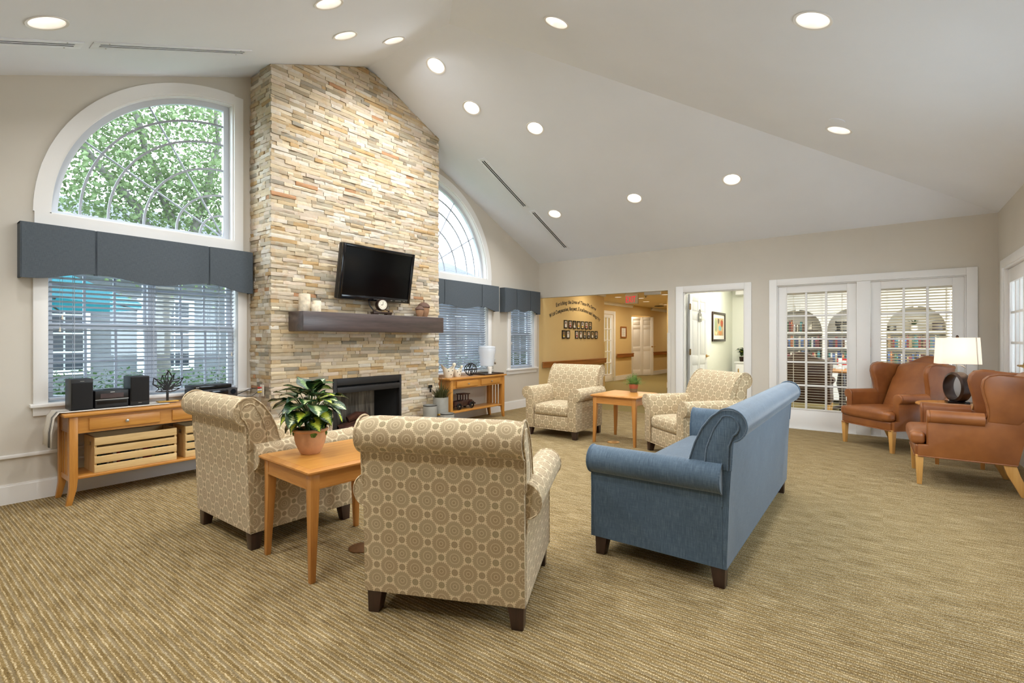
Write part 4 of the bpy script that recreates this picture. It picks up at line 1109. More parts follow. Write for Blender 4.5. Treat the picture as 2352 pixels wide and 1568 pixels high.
# runner cloth over the left end
m = MB(); pr = []
def cl(x, y, z): return (x, y, z)
rows = []
for i in range(9):
    y = 4.93 + .25*i/8; w = .006*math.sin(i*1.3)
    rows.append([(.872+w, y, .44+.004*math.sin(i*2)), (.874+w*.6, y, .55), (.890, y, .66), (.905, y, .699), (.935, y, .6965), (1.3, y, .6955), (1.62, y, .6955)])
vs = [p for r in rows for p in r]; n = 7
m.add(vs, [(i*n+j, (i+1)*n+j, (i+1)*n+j+1, i*n+j+1) for i in range(8) for j in range(n-1)])
m.v = [(x - (.012 if z < .68 else 0), y, z) for x, y, z in m.v]
rn = m.build('table_runner', towel_m, smooth=60); sm = rn.modifiers.new('thickness', 'SOLIDIFY'); sm.thickness = .003; sm.offset = 1
tag(rn, 'white cloth runner with grey stripes hanging over the left end of the console', 'cloth')
ZC = .7005
# stereo speakers
def speaker(x, y, label, badge_top):
    g = thing('stereo_speaker', label, 'speaker', (x, y, ZC), 0, 'stereo speakers'); w, d, h = .067, .09, .24
    m = MB(); m.box(-w, w, -d, d, 0, h); m.build('cabinet', blackp_m, g, bevel=.004)
    m = MB(); m.rbox(-w+.004, w-.004, -d-.01, -d+.001, .004 if badge_top else .036, h-.028 if badge_top else h-.005, .004, 1); m.build('grille', blacks_m, g)
    z = h-.017 if badge_top else .02
    m = MB(); m.box(-.012, .012, -d-.0015, -d, z-.002, z+.002); m.build('badge', zinc_m, g)
speaker(1.05, 5.085, 'left black stereo speaker on the console under the left window', True)
speaker(1.425, 5.085, 'right black stereo speaker, between the stereo and the metal leaf', False)
g = thing('stereo_system', 'compact black stereo with display and silver strip between its speakers', 'stereo', (1.238, 5.10, ZC)); w, d = .108, .10
m = MB(); m.box(-w, w, -d, d, 0, .062); m.box(-w, w, -d-.004, d, .066, .138); m.box(-w+.005, w-.005, -d+.006, d, .06, .068); m.build('cabinet', blackp_m, g, bevel=.004)
m = MB(); m.box(-w, w, -d-.008, -d, .064, .069); m.build('trim_strip', silver_m, g)
m = MB(); m.box(-.075, .075, -d-.006, -d-.003, .078, .115); m.build('display', plain('stereo_display', (70, 58, 58), .2, var=.2, vscale=20), g)
m = MB(); m.box(-.012, .016, -d-.006, -d-.003, .122, .127); m.build('badge', silver_m, g)
m = MB(); m.box(-w+.01, w-.01, -d-.002, -d+.001, .03, .055); m.build('disc_tray', gloss_m, g)
m = MB(); m.box(-.03, .03, -.02, .03, .138, .1395); m.build('top_vent', dark_m, g)
# metal leaf sculpture
g = thing('leaf_sculpture', 'openwork dark metal maple leaf on a square gold base', 'sculpture', (1.645, 5.06, ZC), R(-4))
m = MB(); m.rbox(-.075, .075, -.045, .045, 0, .010, .003, 1); m.build('base', gold_m, g)
m = MB(); m.box(-.009, .009, -.006, .006, .008, .09); m.build('stem', iron_m, g, bevel=.002)
LV = [(15,490),(48,440),(85,360),(125,395),(115,280),(205,300),(310,320),(245,200),(265,150),(165,110),(240,80),(125,25),(45,10),(0,40),(-45,20),(-145,30),(-225,35),(-165,80),(-175,120),(-275,200),(-260,340),(-125,270),(-95,395),(-40,372),(-2,445)]
LV = [(x*.00039, .082+z*.00039) for x, z in LV]
m = MB(); m.tube([(x, 0, z) for x, z in LV], .0055, 5, True); m.tube([(LV[0][0], 0, LV[0][1]), (LV[0][0]-.012, 0, LV[0][1]+.006)], [.005, .003], 5); m.build('outline', iron_m, g)
m = MB(); o = (0, .105)
for k in (0, 2, 3, 4, 6, 7, 8, 10, 15, 17, 19, 20, 21, 22, 23):
    b = LV[k]; q = (o[0]*.45+b[0]*.55, o[1]*.45+b[1]*.55+.006); m.tube([(o[0], 0, o[1]), (q[0], .002, q[1]), (b[0], 0, b[1])], [.006, .0045, .0035], 5)
for (a, b) in ((3, 6), (4, 7), (7, 9), (9, 11), (19, 21), (18, 20), (16, 18), (22, 24), (2, 24), (21, 22), (4, 3)):
    p0, p1 = ((o[0]+LV[a][0])*.5, (o[1]+LV[a][1])*.5), ((o[0]*.3+LV[b][0]*.7), (o[1]*.3+LV[b][1]*.7)); m.tube([(p0[0], 0, p0[1]), ((p0[0]+p1[0])/2, .002, (p0[1]+p1[1])/2+.004), (p1[0], 0, p1[1])], .0035, 5)
m.build('veins', iron_m, g)
# video players
g = thing('video_recorder', 'wide black video recorder at the right end of the console', 'video player', (2.02, 5.105, ZT)); w, d = .185, .12
m = MB(); m.box(-w, w, -d, d, .006, .095); m.box(-w+.02, w-.02, -d+.02, d-.02, 0, .01); m.build('case', plain('grey_black_case', (42, 40, 41), .45, var=.05), g, bevel=.004)
m = MB(); m.box(-.07, .10, -d-.003, -d, .045, .083); m.build('tape_door', gloss_m, g, bevel=.002)
m = MB(); m.cyl((.145, .062), .022, -d-.004, -d+.001, 20, axis='y'); 
m = MB(); m.cyl((.145, .062), .024, -d-.004, -d+.001, 20, axis='y'); m.build('control_dial', gloss_m, g)
m = MB(); m.box(-.15, -.115, -d-.002, -d, .05, .06); m.build('badge', silver_m, g)
g = thing('disc_player', 'slim black disc player lying on top of the video recorder', 'disc player', (2.0, 5.12, ZT+.096), R(2)); w, d = .165, .10
m = MB(); m.box(-w, w, -d, d, .004, .038); m.box(-w+.03, w-.03, -d+.02, d-.02, 0, .006); m.build('case', blackp_m, g, bevel=.004)
m = MB(); m.box(-w+.004, w-.004, -d-.003, -d+.001, .008, .034); m.build('fascia', gloss_m, g, bevel=.002)
m = MB(); m.box(-.15, -.125, -d-.0045, -d-.003, .018, .024); m.build('badge', silver_m, g)
# crates on the lower shelf
def crate(x0, x1, y0, y1, label):
    L, D, H = x1-x0, y1-y0, .275
    g = thing('wooden_crate', label, 'crate', ((x0+x1)/2, (y0+y1)/2, .2075), 0, 'slatted pine crates'); hx, hy = L/2, D/2
    for s in (-1, 1):
        m = MB(); xo = s*hx; xi = s*(hx-.016)
        hole = [(c*.05, .215+q*.016) for c, q in [(math.cos(2*PI*k/16), math.sin(2*PI*k/16)) for k in range(16)]]
        m.box(xi, xo, -hy+.010, hy-.010, 0, .195); m.box(xi, xo, -hy+.010, hy-.010, .235, H); m.box(xi, xo, -hy+.010, -.05, .195, .235); m.box(xi, xo, .05, hy-.010, .195, .235)
        m.build('end_panel', MATS['pine_z'], g)
        for k, (za, zb) in enumerate(((.0, .058), (.072, .128), (.142, .198), (.214, .275))):
            m = MB(); m.rbox(-hx, hx, s*(hy-.010), s*hy, za, zb, .003, 1, 0, 2) if s > 0 else m.rbox(-hx, hx, -hy, -hy+.010, za, zb, .003, 1, 0, 2)
            m.build('slat', MATS['pine_x'], g)
    m = MB(); m.box(-hx+.016, hx-.016, -hy+.01, hy-.01, .002, .012); m.build('bottom', MATS['pine_x'], g)
    return g
crate(1.105, 1.665, 4.905, 5.20, 'pine slat crate on the left of the console shelf, seen whole')
crate(1.735, 2.15, 4.915, 5.20, 'pine slat crate on the console shelf, half hidden by the armchair')
rb = random.Random(3)
ORDW = ['first','second','third','fourth','fifth','sixth','seventh','eighth','ninth','tenth','eleventh','twelfth','thirteenth','fourteenth','fifteenth','sixteenth','seventeenth','eighteenth','nineteenth','twentieth','next to last','last','very last','final']
for (x0, x1) in ((1.125, 1.645), (1.755, 2.13)):
    x = x0+.01; k = 0
    while x < x1-.03:
        t = rb.uniform(.014, .03); hh = rb.uniform(.1, .14); cn, c = rb.choice((('navy',(40,52,90)),('red',(150,40,44)),('green',(60,96,70)),('cream',(210,200,180)),('black',(30,30,34)),('ochre',(170,130,60))))
        mb = MB(); mb.c = srgb(c); mb.box(-t/2, t/2, -.09, .09, 0, hh); b = mb.build('disc_case', print_m); b.location = (x+t/2, 5.03, .2202)
        tag(b, '%s disc case, %s from the left, inside the %s pine crate' % (cn, ORDW[k], 'whole' if x0 < 1.5 else 'half hidden'), 'disc case', 'disc cases in %s crate' % ('the left' if x0 < 1.5 else 'the right')); x += t+.004; k += 1
# wall plate with av plugs on the chimney side
g = thing('av_plate', 'ivory wall plate with red and yellow plugs on the left side of the chimney', 'wall plate', (CX0-.022, 5.02, .735))
m = MB(); m.rbox(-.004, .006, -.036, .036, -.058, .058, .003, 1); m.build('plate', ivory_m, g)
for z, mt, nm in ((.03, red_m, 'red_plug'), (.008, paper_m, 'white_plug'), (-.014, yel_m, 'yellow_plug')):
    m = MB(); m.cyl((.0, z), .006, -.045, -.003, 8, axis='x'); m.build(nm, mt, g)
m = MB(); m.tube([(-.045, 0, .03), (-.12, .02, .02), (-.2, .06, -.02), (-.245, .1, -.045)], .004, 6); m.tube([(-.045, 0, -.014), (-.09, .02, -.05), (-.16, .08, -.05), (-.23, .13, -.042)], .003, 6); m.build('av_cable', blackp_m, g)
g = thing('outlet_plate', 'small dark outlet plate on the stone right of the fireplace', 'outlet', (4.62, CY-.026, .62))
m = MB(); m.rbox(-.035, .035, -.004, .004, -.02, .02, .003, 1); m.rbox(-.01, .01, -.012, .004, -.075, -.025, .003, 1); m.build('plate', iron_m, g)

# ------------------------------------------------------------------ things on the right console
def bird(x, y, s, label):
    g = thing('bird_planter', label, 'planter', (x, y, ZT), R(-10), 'cream bird planters')
    rings = []
    for z, rx, ry, cx in ((0, .062, .05, 0), (.006, .066, .053, 0), (.05, .076, .060, 0), (.09, .088, .062, 0), (.115, .098, .058, .0)):
        rings.append([(cx + rx*math.cos(2*PI*k/24), ry*math.sin(2*PI*k/24), z) for k in range(24)])
    top = []
    for k in range(24):
        a = 2*PI*k/24; c = math.cos(a); up = .078*c*c if c > 0 else .085*abs(c)**2.6
        top.append(((.118*c if c > 0 else .112*c - .030*abs(c)**4), .056*math.sin(a)*(1-.25*c*c), .122 + up))
    rings.append(top); rings.append([(p[0]*.90, p[1]*.80, p[2]-.006) for p in top]); rings.append([(.05*math.cos(2*PI*k/24), .04*math.sin(2*PI*k/24), .02) for k in range(24)])
    m = MB(); m.loft([[(a*s, b*s, c*s) for a, b, c in r] for r in rings]); m.build('body', cream_m, g, smooth=60)
    m = MB(); m.lathe([(.004, -.030), (.018, -.022), (.026, -.006), (.026, .008), (.016, .020), (.003, .026)], (0, 0, 0), 14); h = m.build('head', cream_m, g); h.location = (.104*s, 0, .190*s); h.scale = (s*1.15, s*.85, s)
    m = MB(); m.lathe([(.008, 0), (.001, .024)], n=8); b = m.build('beak', bronze_m, g); b.location = (.128*s, 0, .188*s); b.rotation_euler = (0, R(95), 0); b.scale = (s, s, s)
    m = MB()
    for px, pz in ((-.04, .10), (.03, .105), (.005, .045)): m.box(px*s-.008, px*s+.008, -.066*s, -.06*s, pz*s-.004, pz*s+.004)
    m.build('painted_marks', bronze_m, g)
bird(5.215, 5.10, 1.0, 'larger cream bird shaped planter on the right console')
bird(5.415, 5.11, .80, 'smaller cream bird shaped planter beside the black wire orb')
g = thing('wire_orb', 'black metal orb of interlocked rings on the right console', 'ornament', (5.66, 5.06, ZT))
for k, (ax, ay, az) in enumerate(((0, 0, 0), (70, 10, 30), (20, 75, 60), (110, 40, 100), (50, 120, 20))):
    E_ = Matrix.Rotation(R(az), 4, 'Z') @ Matrix.Rotation(R(ay), 4, 'Y') @ Matrix.Rotation(R(ax), 4, 'X'); rr = .094
    m = MB(); m.tube([tuple(E_ @ Vector((rr*math.cos(2*PI*i/28), rr*math.sin(2*PI*i/28), .0)) + Vector((0, 0, .1015))) for i in range(28)], .0065, 6, True); m.build('ring', iron_m, g)
g = thing('drink_tray', 'dark brown rectangular tray under the drink dispenser', 'tray', (6.11, 5.10, ZT))
m = MB(); m.box(-.24, .24, -.15, .15, .001, .008); m.box(-.24, .24, -.15, -.14, .008, .02); m.box(-.24, .24, .14, .15, .008, .02); m.box(-.24, -.23, -.14, .14, .008, .02); m.box(.23, .24, -.14, .14, .008, .02); m.build('tray_body', MATS['dark_x'], g, bevel=.002)
g = thing('drink_dispenser', 'clear frosted drink dispenser with a chrome tap on a dark tray', 'drink dispenser', (6.115, 5.115, ZT+.0085), R(-12))
m = MB(); m.lathe([(.118, 0), (.116, .03), (.108, .12), (.110, .125), (.095, .125), (.106, .03), (.112, .002)], n=28, cap=False); m.build('stand', glass_m, g)
m = MB(); m.lathe([(.06, .126), (.108, .128), (.112, .14), (.117, .22), (.127, .30), (.138, .355), (.139, .39), (.133, .418)], n=28); m.build('jug', frost_m, g)
m = MB(); m.lathe([(.136, .416), (.139, .422), (.136, .434), (.10, .446), (.03, .449), (.002, .449)], n=28); m.build('lid', frost_m, g)
m = MB(); m.tube([(.110, 0, .175), (.158, 0, .175), (.178, 0, .155)], .016, 8); m.tube([(.155, 0, .18), (.155, 0, .222), (.18, 0, .23)], .009, 6); m.build('tap', silver_m, g)
g = thing('paper_cups', 'short stack of white paper cups in front of the drink dispenser', 'cups', (6.03, 4.985, ZT+.0085))
m = MB(); m.lathe([(.026, 0), (.035, .09), (.037, .092), (.037, .12), (.033, .12), (.03, .10)], n=18, cap=True); m.build('cup', paper_m, g)
# toy truck
g = thing('toy_truck', 'dark wooden toy truck on the shelf of the right console', 'toy truck', (5.49, 5.08, .2075), R(0))
m = MB(); m.box(-.22, .20, -.055, .055, .045, .065); m.box(-.24, -.05, -.065, .065, .065, .075); m.box(-.24, -.05, -.065, -.055, .075, .125); m.box(-.24, -.05, .055, .065, .075, .125); m.box(-.24, -.23, -.055, .055, .075, .125); m.build('truck_bed', truck_m, g, bevel=.002)
m = MB(); m.box(-.05, .08, -.06, .06, .065, .13); 
for x in (-.045, .015, .075):
    for s in (-1, 1): m.box(x-.007, x+.007, s*.045, s*.06, .13, .215)
m.box(-.065, .105, -.07, .07, .215, .228); m.build('cab', truck_m, g, bevel=.003)
m = MB(); m.rbox(.08, .19, -.045, .045, .065, .125, .012, 1); m.box(.19, .24, -.06, .06, .055, .075); m.build('bonnet', truck_m, g)
for x in (-.14, .135):
    for s in (-1, 1):
        m = MB(); m.lathe([(.045, -.009), (.05, -.006), (.05, .006), (.045, .009), (.036, .009), (.036, -.009), (.045, -.009)], n=20, cap=False)
        for k in range(4): a = k*PI/4; c, q = math.cos(a)*.037, math.sin(a)*.037; m.tube([(-c, -q, 0), (c, q, 0)], .005, 5)
        w_ = m.build('wheel', blackp_m, g); w_.location = (x, s*.072, .0505); w_.rotation_euler = (R(90), 0, 0)
        m = MB(); m.lathe([(.012, -.012), (.012, .010), (.004, .013)], n=12); hb = m.build('hub', silver_m, w_); hb.rotation_euler = (0, R(180) if s > 0 else 0, 0)
for s in (-1, 1):
    m = MB(); pts = arc(.135, .0505, .062, 20, 160, 8); m.tube([(x, s*.072, z) for x, z in pts], .007, 5); m.build('mudguard', truck_m, g)

# ------------------------------------------------------------------ metal planters by the fireplace
def metal_pot(x, y, r, h, label, grass=False):
    g = thing('metal_planter', label, 'planter', (x, y, 0), 0, 'galvanised planters')
    m = MB(); m.lathe([(r*.97, 0), (r, .004), (r, h-.004), (r*.985, h), (r*.93, h), (r*.92, h-.05), (r*.9, h-.06), (.002, h-.06)], n=28); m.build('pot', zinc_m, g)
    m = MB(); m.lathe([(r*1.005, h*.52), (r*1.03, h*.53), (r*1.03, h*.56), (r*1.005, h*.57)], n=28, cap=False); m.build('gold_band', gold_m, g)
    if not grass: m = MB(); m.lathe([(r*1.002, h-.012), (r*1.01, h-.002), (r*.95, h+.001), (r*.93, h-.015)], n=28, cap=False); m.build('rim', char_m, g)
    if grass:
        rg = random.Random(5); m = MB()
        for k in range(420):
            a = rg.uniform(0, 2*PI); q = rg.uniform(0, r*.75); L = rg.uniform(.12, .27) * (1.3 if rg.random() < .2 else .8); lean = rg.uniform(.05, .75); w = rg.uniform(.004, .009)
            bx, by = q*math.cos(a), q*math.sin(a); dx, dy = math.cos(a), math.sin(a); pts = []
            for i in range(5): t = i/4; out = lean*L*t*t; pts.append((bx+dx*out, by+dy*out, h-.07 + L*t*(1-.35*lean*t)))
            if max(p[1] for p in pts) > .10: continue
            vs = []
            for i, p in enumerate(pts): ww = w*(1-.9*(i/4)**1.5); vs += [(p[0]-dy*ww, p[1]+dx*ww, p[2]), (p[0]+dy*ww, p[1]-dx*ww, p[2])]
            m.add(vs, [(2*i, 2*i+1, 2*i+3, 2*i+2) for i in range(4)])
        m.build('grass_blades', grass_m, g, stuff=True, recalc=False)
metal_pot(4.45, 4.68, .090, .405, 'shorter empty galvanised planter with a gold band, nearest the fireplace')
metal_pot(4.66, 4.70, .103, .485, 'tall galvanised planter holding spiky grass beside the stone chimney', True)
metal_pot(4.57, 4.49, .09, .30, 'lowest galvanised planter, in front of the grass one')

# ------------------------------------------------------------------ plants on the end tables
def leaf_mesh(L, Wd, droop, fold):
    m = MB(); n = 7; vs = []; uvs = []
    for i in range(n+1):
        t = i/n; w = Wd*max(.02, math.sin(PI*min(1, t**.75))); z = -droop*L*t*t + .12*L*t; y = L*t*(1-.18*droop*t)
        for j in range(5):
            u = (j-2)/2; vs.append((u*w, y, z + fold*abs(u)*w + .006*math.sin(t*9+j)*abs(u)))
    fs = []
    for i in range(n):
        for j in range(4):
            q = (i*5+j, i*5+j+1, (i+1)*5+j+1, (i+1)*5+j); fs.append(q); uvs.append([((k % 5)/4, (k//5)/n) for k in q])
    m.add(vs, fs, uvs); return m
pp = thing('potted_plant', 'variegated leafy plant in a terracotta pot on the nearer end table', 'plant', (1.590, 2.675, .5865))
m = MB(); m.lathe([(.050, 0), (.054, .004), (.068, .03), (.080, .06), (.087, .09), (.089, .118), (.088, .126), (.096, .132), (.099, .138), (.097, .145), (.088, .147), (.084, .13), (.080, .118), (.002, .118)], n=32); m.build('pot', terra_m, pp)
rg = random.Random(4); m = MB()
for k in range(46):
    a, q = rg.uniform(0, 2*PI), rg.uniform(0, .08); r_ = rg.uniform(.012, .026)
    if k < 12: a = rg.uniform(-.9, .3); q = rg.uniform(.04, .075); z = .13+rg.uniform(0, .045)
    else: z = .12
    m.lathe([(.002, -r_), (r_*.8, -r_*.6), (r_, 0), (r_*.8, r_*.6), (.002, r_)], (q*math.cos(a), q*math.sin(a), z), 7)
m.build('moss', soil_m, pp, stuff=True)
variants = []
for i, (L, Wd, dr, fo, mt) in enumerate(((.135, .056, .4, .18, leafA_m), (.13, .054, .5, .15, leafB_m), (.125, .050, .3, .2, leafC_m), (.145, .060, .35, .15, leafA_m), (.115, .052, .5, .15, leafB_m), (.13, .054, .5, .2, leafC_m))):
    variants.append(leaf_mesh(L, Wd, dr, fo).build('leaf', mt, pp, smooth=70, recalc=False))
used = set(); st = MB()
NL = 64
for k in range(NL):
    f = k/(NL-1); a = k*2.39996 + rg.uniform(-.25, .25)
    zt = .215 + .150*f + rg.uniform(-.018, .018); rad = (.05 + .055*math.sin(PI*min(1, f*1.1))) * rg.uniform(.6, 1.1) * (1 if f < .85 else .55)
    base = Vector((.02*math.cos(a), .02*math.sin(a), .12)); tip = Vector((rad*math.cos(a), rad*math.sin(a), zt))
    midp = (base+tip)/2 + Vector((-.02*math.cos(a), -.02*math.sin(a), .03)); st.tube([base, midp, tip], [.0035, .003, .0022], 5)
    i = rg.choice((0, 2, 3, 3, 0, 2, 5, 1)) if f > .3 else rg.choice((1, 4, 5, 5, 2)); pitch = R(-38 + 74*f + rg.uniform(-16, 16)) if f < .9 else R(rg.uniform(35, 65))
    if i not in used and True:
        used.add(i); lf = variants[i]
    else: lf = part_copy(variants[i], pp)
    lf.location = tip; lf.rotation_euler = (pitch, rg.uniform(-.35, .35), a - PI/2); s_ = rg.uniform(.8, 1.08); lf.scale = (s_, s_, s_)
for i, v in enumerate(variants):
    if i not in used: bpy.data.objects.remove(v)
st.build('stems', stemg_m, pp)
fn = thing('potted_fern', 'small feathery fern in a terracotta pot on the far end table', 'plant', (5.90, 2.52, .5865))
m = MB(); m.lathe([(.040, 0), (.042, .003), (.058, .09), (.058, .10), (.053, .102), (.05, .085), (.002, .085)], n=24); m.build('pot', terra2_m, fn)
m = MB(); m.lathe([(.041, .001), (.0505, .045)], n=24, cap=False); m.v = [(x*1.02, y*1.02, z) for x, y, z in m.v]; m.build('pot_stain', plain('pot_stain', (124, 98, 66), .8, var=.2, vscale=30), fn)
m = MB()
for k in range(230):
    a = rg.uniform(0, 2*PI); el = rg.uniform(.25, 1.5); L = rg.uniform(.07, .15); d = Vector((math.cos(a)*math.cos(el), math.sin(a)*math.cos(el), math.sin(el))); p0 = Vector((.02*math.cos(a), .02*math.sin(a), .09)); sd = d.cross(Vector((0, 0, 1))).normalized()
    for i in range(7):
        t = (i+1)/7; p = p0 + d*L*t + Vector((0, 0, -.03*t*t*math.cos(el)))
        for s in (-1, 1):
            e = p + (sd*s*.8 + d*.7)*.018*(1.2-t*.6) + Vector((0, 0, rg.uniform(-.006, .008))); wv = d*.003
            m.add([p-wv, p+wv, e], [(0, 1, 2)])
    m.add([p0 - sd*.001, p0 + sd*.001, p0 + d*L], [(0, 1, 2)])
m.build('fronds', fern_m, fn, stuff=True, smooth=0, recalc=False)
# brass floor outlets
for x, y, l in ((1.815, 2.50, 'round bronze floor outlet in the carpet under the nearer end table'), (5.53, 2.62, 'round brass floor outlet in the carpet under the far end table')):
    m = MB(); m.lathe([(.075, .0005), (.075, .004), (.06, .006), (.002, .006)], (x, y, 0), 24); tag(m.build('floor_outlet', plain('aged_bronze', (120, 84, 48), .4, .6, var=.2, vscale=30) if x < 3 else brass_m), l, 'floor outlet')
# ------------------------------------------------------------------ corridor beyond the wide opening
ZCC = 2.36
holed(rect(7.912, 10.70, 0, ZCC), [], lambda u, v: (u, 5.312, v), 'wall_corridor_lettered', wall2_m)
holed(rect(5.312, 9.0, 0, ZCC), [], lambda u, v: (10.70, u, v), 'wall_corridor_return', wall2_m)
holed(rect(10.7, 15.05, 0, ZCC), [rect(12.83, 13.72, .0005, 2.0)], lambda u, v: (u, 6.5, v), 'wall_corridor_far', wall2_m)
holed(rect(6.5, 7.6, 0, ZCC), [], lambda u, v: (15.05, u, v), 'wall_corridor_alcove', wall2_m)
holed(rect(15.05, 16.7, 0, ZCC), [], lambda u, v: (u, 7.6, v), 'wall_corridor_alcove', wall2_m)
holed(rect(6.5, 7.6, 0, ZCC), [], lambda u, v: (16.7, u, v), 'wall_corridor_alcove', wall2_m)
holed(rect(16.7, 21, 0, ZCC), [], lambda u, v: (u, 6.5, v), 'wall_corridor_end', wall2_m)
holed(rect(2.7, 6.5, 0, ZCC), [], lambda u, v: (21, u, v), 'wall_corridor_end', wall2_m)
holed(rect(12.64, 21, 0, ZCC), [], lambda u, v: (u, 4.48, v), 'wall_corridor_near', wall2_m)
holed(rect(2.70, 4.48, 0, ZCC), [], lambda u, v: (12.64, u, v), 'wall_corridor_near', wall2_m)
holed(rect(8.03, 13.5, 0, ZCC+.3), [], lambda u, v: (u, 2.70, v), 'wall_corridor_near', wall2_m)
CL = [(12.0, 5.55), (12.64, 5.2), (13.9, 5.55), (12.0, 4.3), (15.5, 5.55), (9.6, 3.8), (9.6, 4.8), (18.5, 5.5), (15.9, 6.95)]
def circ(x, y, r, n=16): return [(x+r*math.cos(2*PI*k/n), y+r*math.sin(2*PI*k/n)) for k in range(n)]
holed(rect(8.03, 21, 2.7, 9.0), [circ(x, y, .09) for x, y in CL], lambda u, v: (u, v, ZCC), 'ceiling', wall2c := plain('corridor_ceiling', (226, 206, 160), .9, var=.03), flip=True)
m = MB()
for x0, x1, y in ((10.7, 15.05, 6.5), (16.7, 21, 6.5)): m.box(x0, x1, y-.05, y, ZCC-.09, ZCC); m.box(x0, x1, y-.08, y, ZCC-.03, ZCC)
m.box(7.93, 10.7, 5.262, 5.312, ZCC-.09, ZCC); struct('trim_9', m, white_m)
m = MB(); m.box(15.05, 16.7, 6.5, 6.55, 2.06, ZCC); struct('wall_corridor_soffit', m, wall2_m)
m = MB()
for x0, x1, y in ((7.93, 10.70, 5.312), (10.7, 12.74, 6.5), (13.81, 15.05, 6.5), (16.7, 21, 6.5)): m.box(x0, x1, y-.016, y, 0, .14)
m.box(12.624, 12.64, 2.7, 4.48, 0, .14); m.box(10.70, 10.716, 5.33, 6.48, 0, .14); struct('baseboard_corridor', m, white_m)
m = MB(); m.box(10.685, 10.715, 5.297, 5.325, .14, 1.2); struct('trim_10', m, wall2_m)
# glazed corridor door, white door ajar, header panel
m = MB(); m.box(12.73, 12.83, 6.475, 6.5, 0, 2.1); m.box(13.72, 13.82, 6.475, 6.5, 0, 2.1); m.box(12.83, 13.72, 6.475, 6.5, 2.0, 2.1); struct('trim_11', m, white_m, bevel=.004)
d = sthing('door_8', (12.84, 6.53, 0)); french(d, .87, 1.99, .12, .22, 1.90, 5)
d = sthing('door_9', (16.78, 6.44, 0), R(143)); six_panel(d, .92, 2.03)
lever(d, .06, 1.0, .042, brass_m)
holed(rect(12.0, 15.0, 0, 2.4), [], lambda u, v: (u, 8.4, v), 'wall_beyond_door', office_m)
ld = bpy.data.lights.new('added_daylight_fill', 'AREA'); ld.size = .8; ld.energy = 26; lo = bpy.data.objects.new('added_daylight_fill', ld); C.objects.link(lo); lo.location = (13.3, 7.5, 2.3)  # added area light, stands in for daylight behind the glazed door
# handrails
def handrail(name, x0, x1, y, zt, label):
    m = MB(); m.rbox(x0, x1, y-.062, y-.035, zt-.115, zt, .006, 1, 0, 2); m.rbox(x0, x1, y-.075, y-.03, zt-.02, zt+.004, .008, 1, 0, 2)
    g = thing('handrail', label, 'handrail', (0, 0, 0)); m.build('rail', MATS['oakrail_x'], g)
    m = MB(); x = x0+.2
    while x < x1: m.box(x-.02, x+.02, y-.036, y-.001, zt-.08, zt-.02); x += .8
    m.build('wall_brackets', MATS['oakrail_y'], g)
handrail('a', 7.99, 10.70, 5.312, .812, 'long oak handrail under the wall lettering, behind the patterned armchair')
handrail('b', 13.88, 15.10, 6.5, .81, 'short oak handrail below the small framed notice in the corridor')
handrail('c', 16.75, 19.5, 6.5, .81, 'oak handrail at the far end of the corridor, right of the white door')
# wall lettering
g = thing('wall_lettering', 'dark arched lettering on the tan wall, beginning with the word Enriching', 'lettering', (0, 0, 0))
def arc_text(s, p0, p1, p2, size, squeeze, name):
    """letters along the circle through three points of the wall plane (x, z)"""
    (x1, z1), (x2, z2), (x3, z3) = p0, p1, p2
    a = 2*(x2-x1); b = 2*(z2-z1); c = x2*x2+z2*z2-x1*x1-z1*z1; d_ = 2*(x3-x1); e = 2*(z3-z1); f = x3*x3+z3*z3-x1*x1-z1*z1
    cx = (c*e-b*f)/(a*e-b*d_); cz = (a*f-c*d_)/(a*e-b*d_); r = math.hypot(x1-cx, z1-cz)
    A0 = math.atan2(z1-cz, x1-cx); A1 = math.atan2(z3-cz, x3-cx)
    adv = []; tot = 0
    for ch in s:
        w = .26 if ch == ' ' else (glyph(ch, .25, .028)[3]-glyph(ch, .25, .028)[2] + .09); adv.append(w); tot += w
    k = r*(A0-A1)/tot; u = 0; words = s.split(' '); wi = 0; mb = MB()
    for ch, w in zip(s, adv):
        if ch == ' ':
            mb.build(name, iron_m, g, smooth=0); mb = MB(); u += w; continue
        an = A0 - (u + w/2)*k/r; u += w; vs, fs, x0, x1_ = glyph(ch, .25, .028)
        px, pz = cx + r*math.cos(an), cz + r*math.sin(an); t = an - PI/2
        M = plane_mat((px, 5.3095, pz), (math.cos(t), 0, math.sin(t)), (-math.sin(t), 0, math.cos(t)))
        mb.add([M @ Vector(((v[0]-(x0+x1_)/2)*k*1.0, v[1]*size, .001+v[2]*.05)) for v in vs], fs)
    mb.build(name, iron_m, g, smooth=0)
arc_text('Enriching the Lives of Those We Serve', (8.536, 1.912), (9.36, 2.022), (10.27, 1.915), .108, 1, 'lettered_word')
arc_text('With Compassion, Respect, Excellence and Integrity', (8.30, 1.685), (9.28, 1.878), (10.48, 1.675), .108, 1, 'lettered_word')
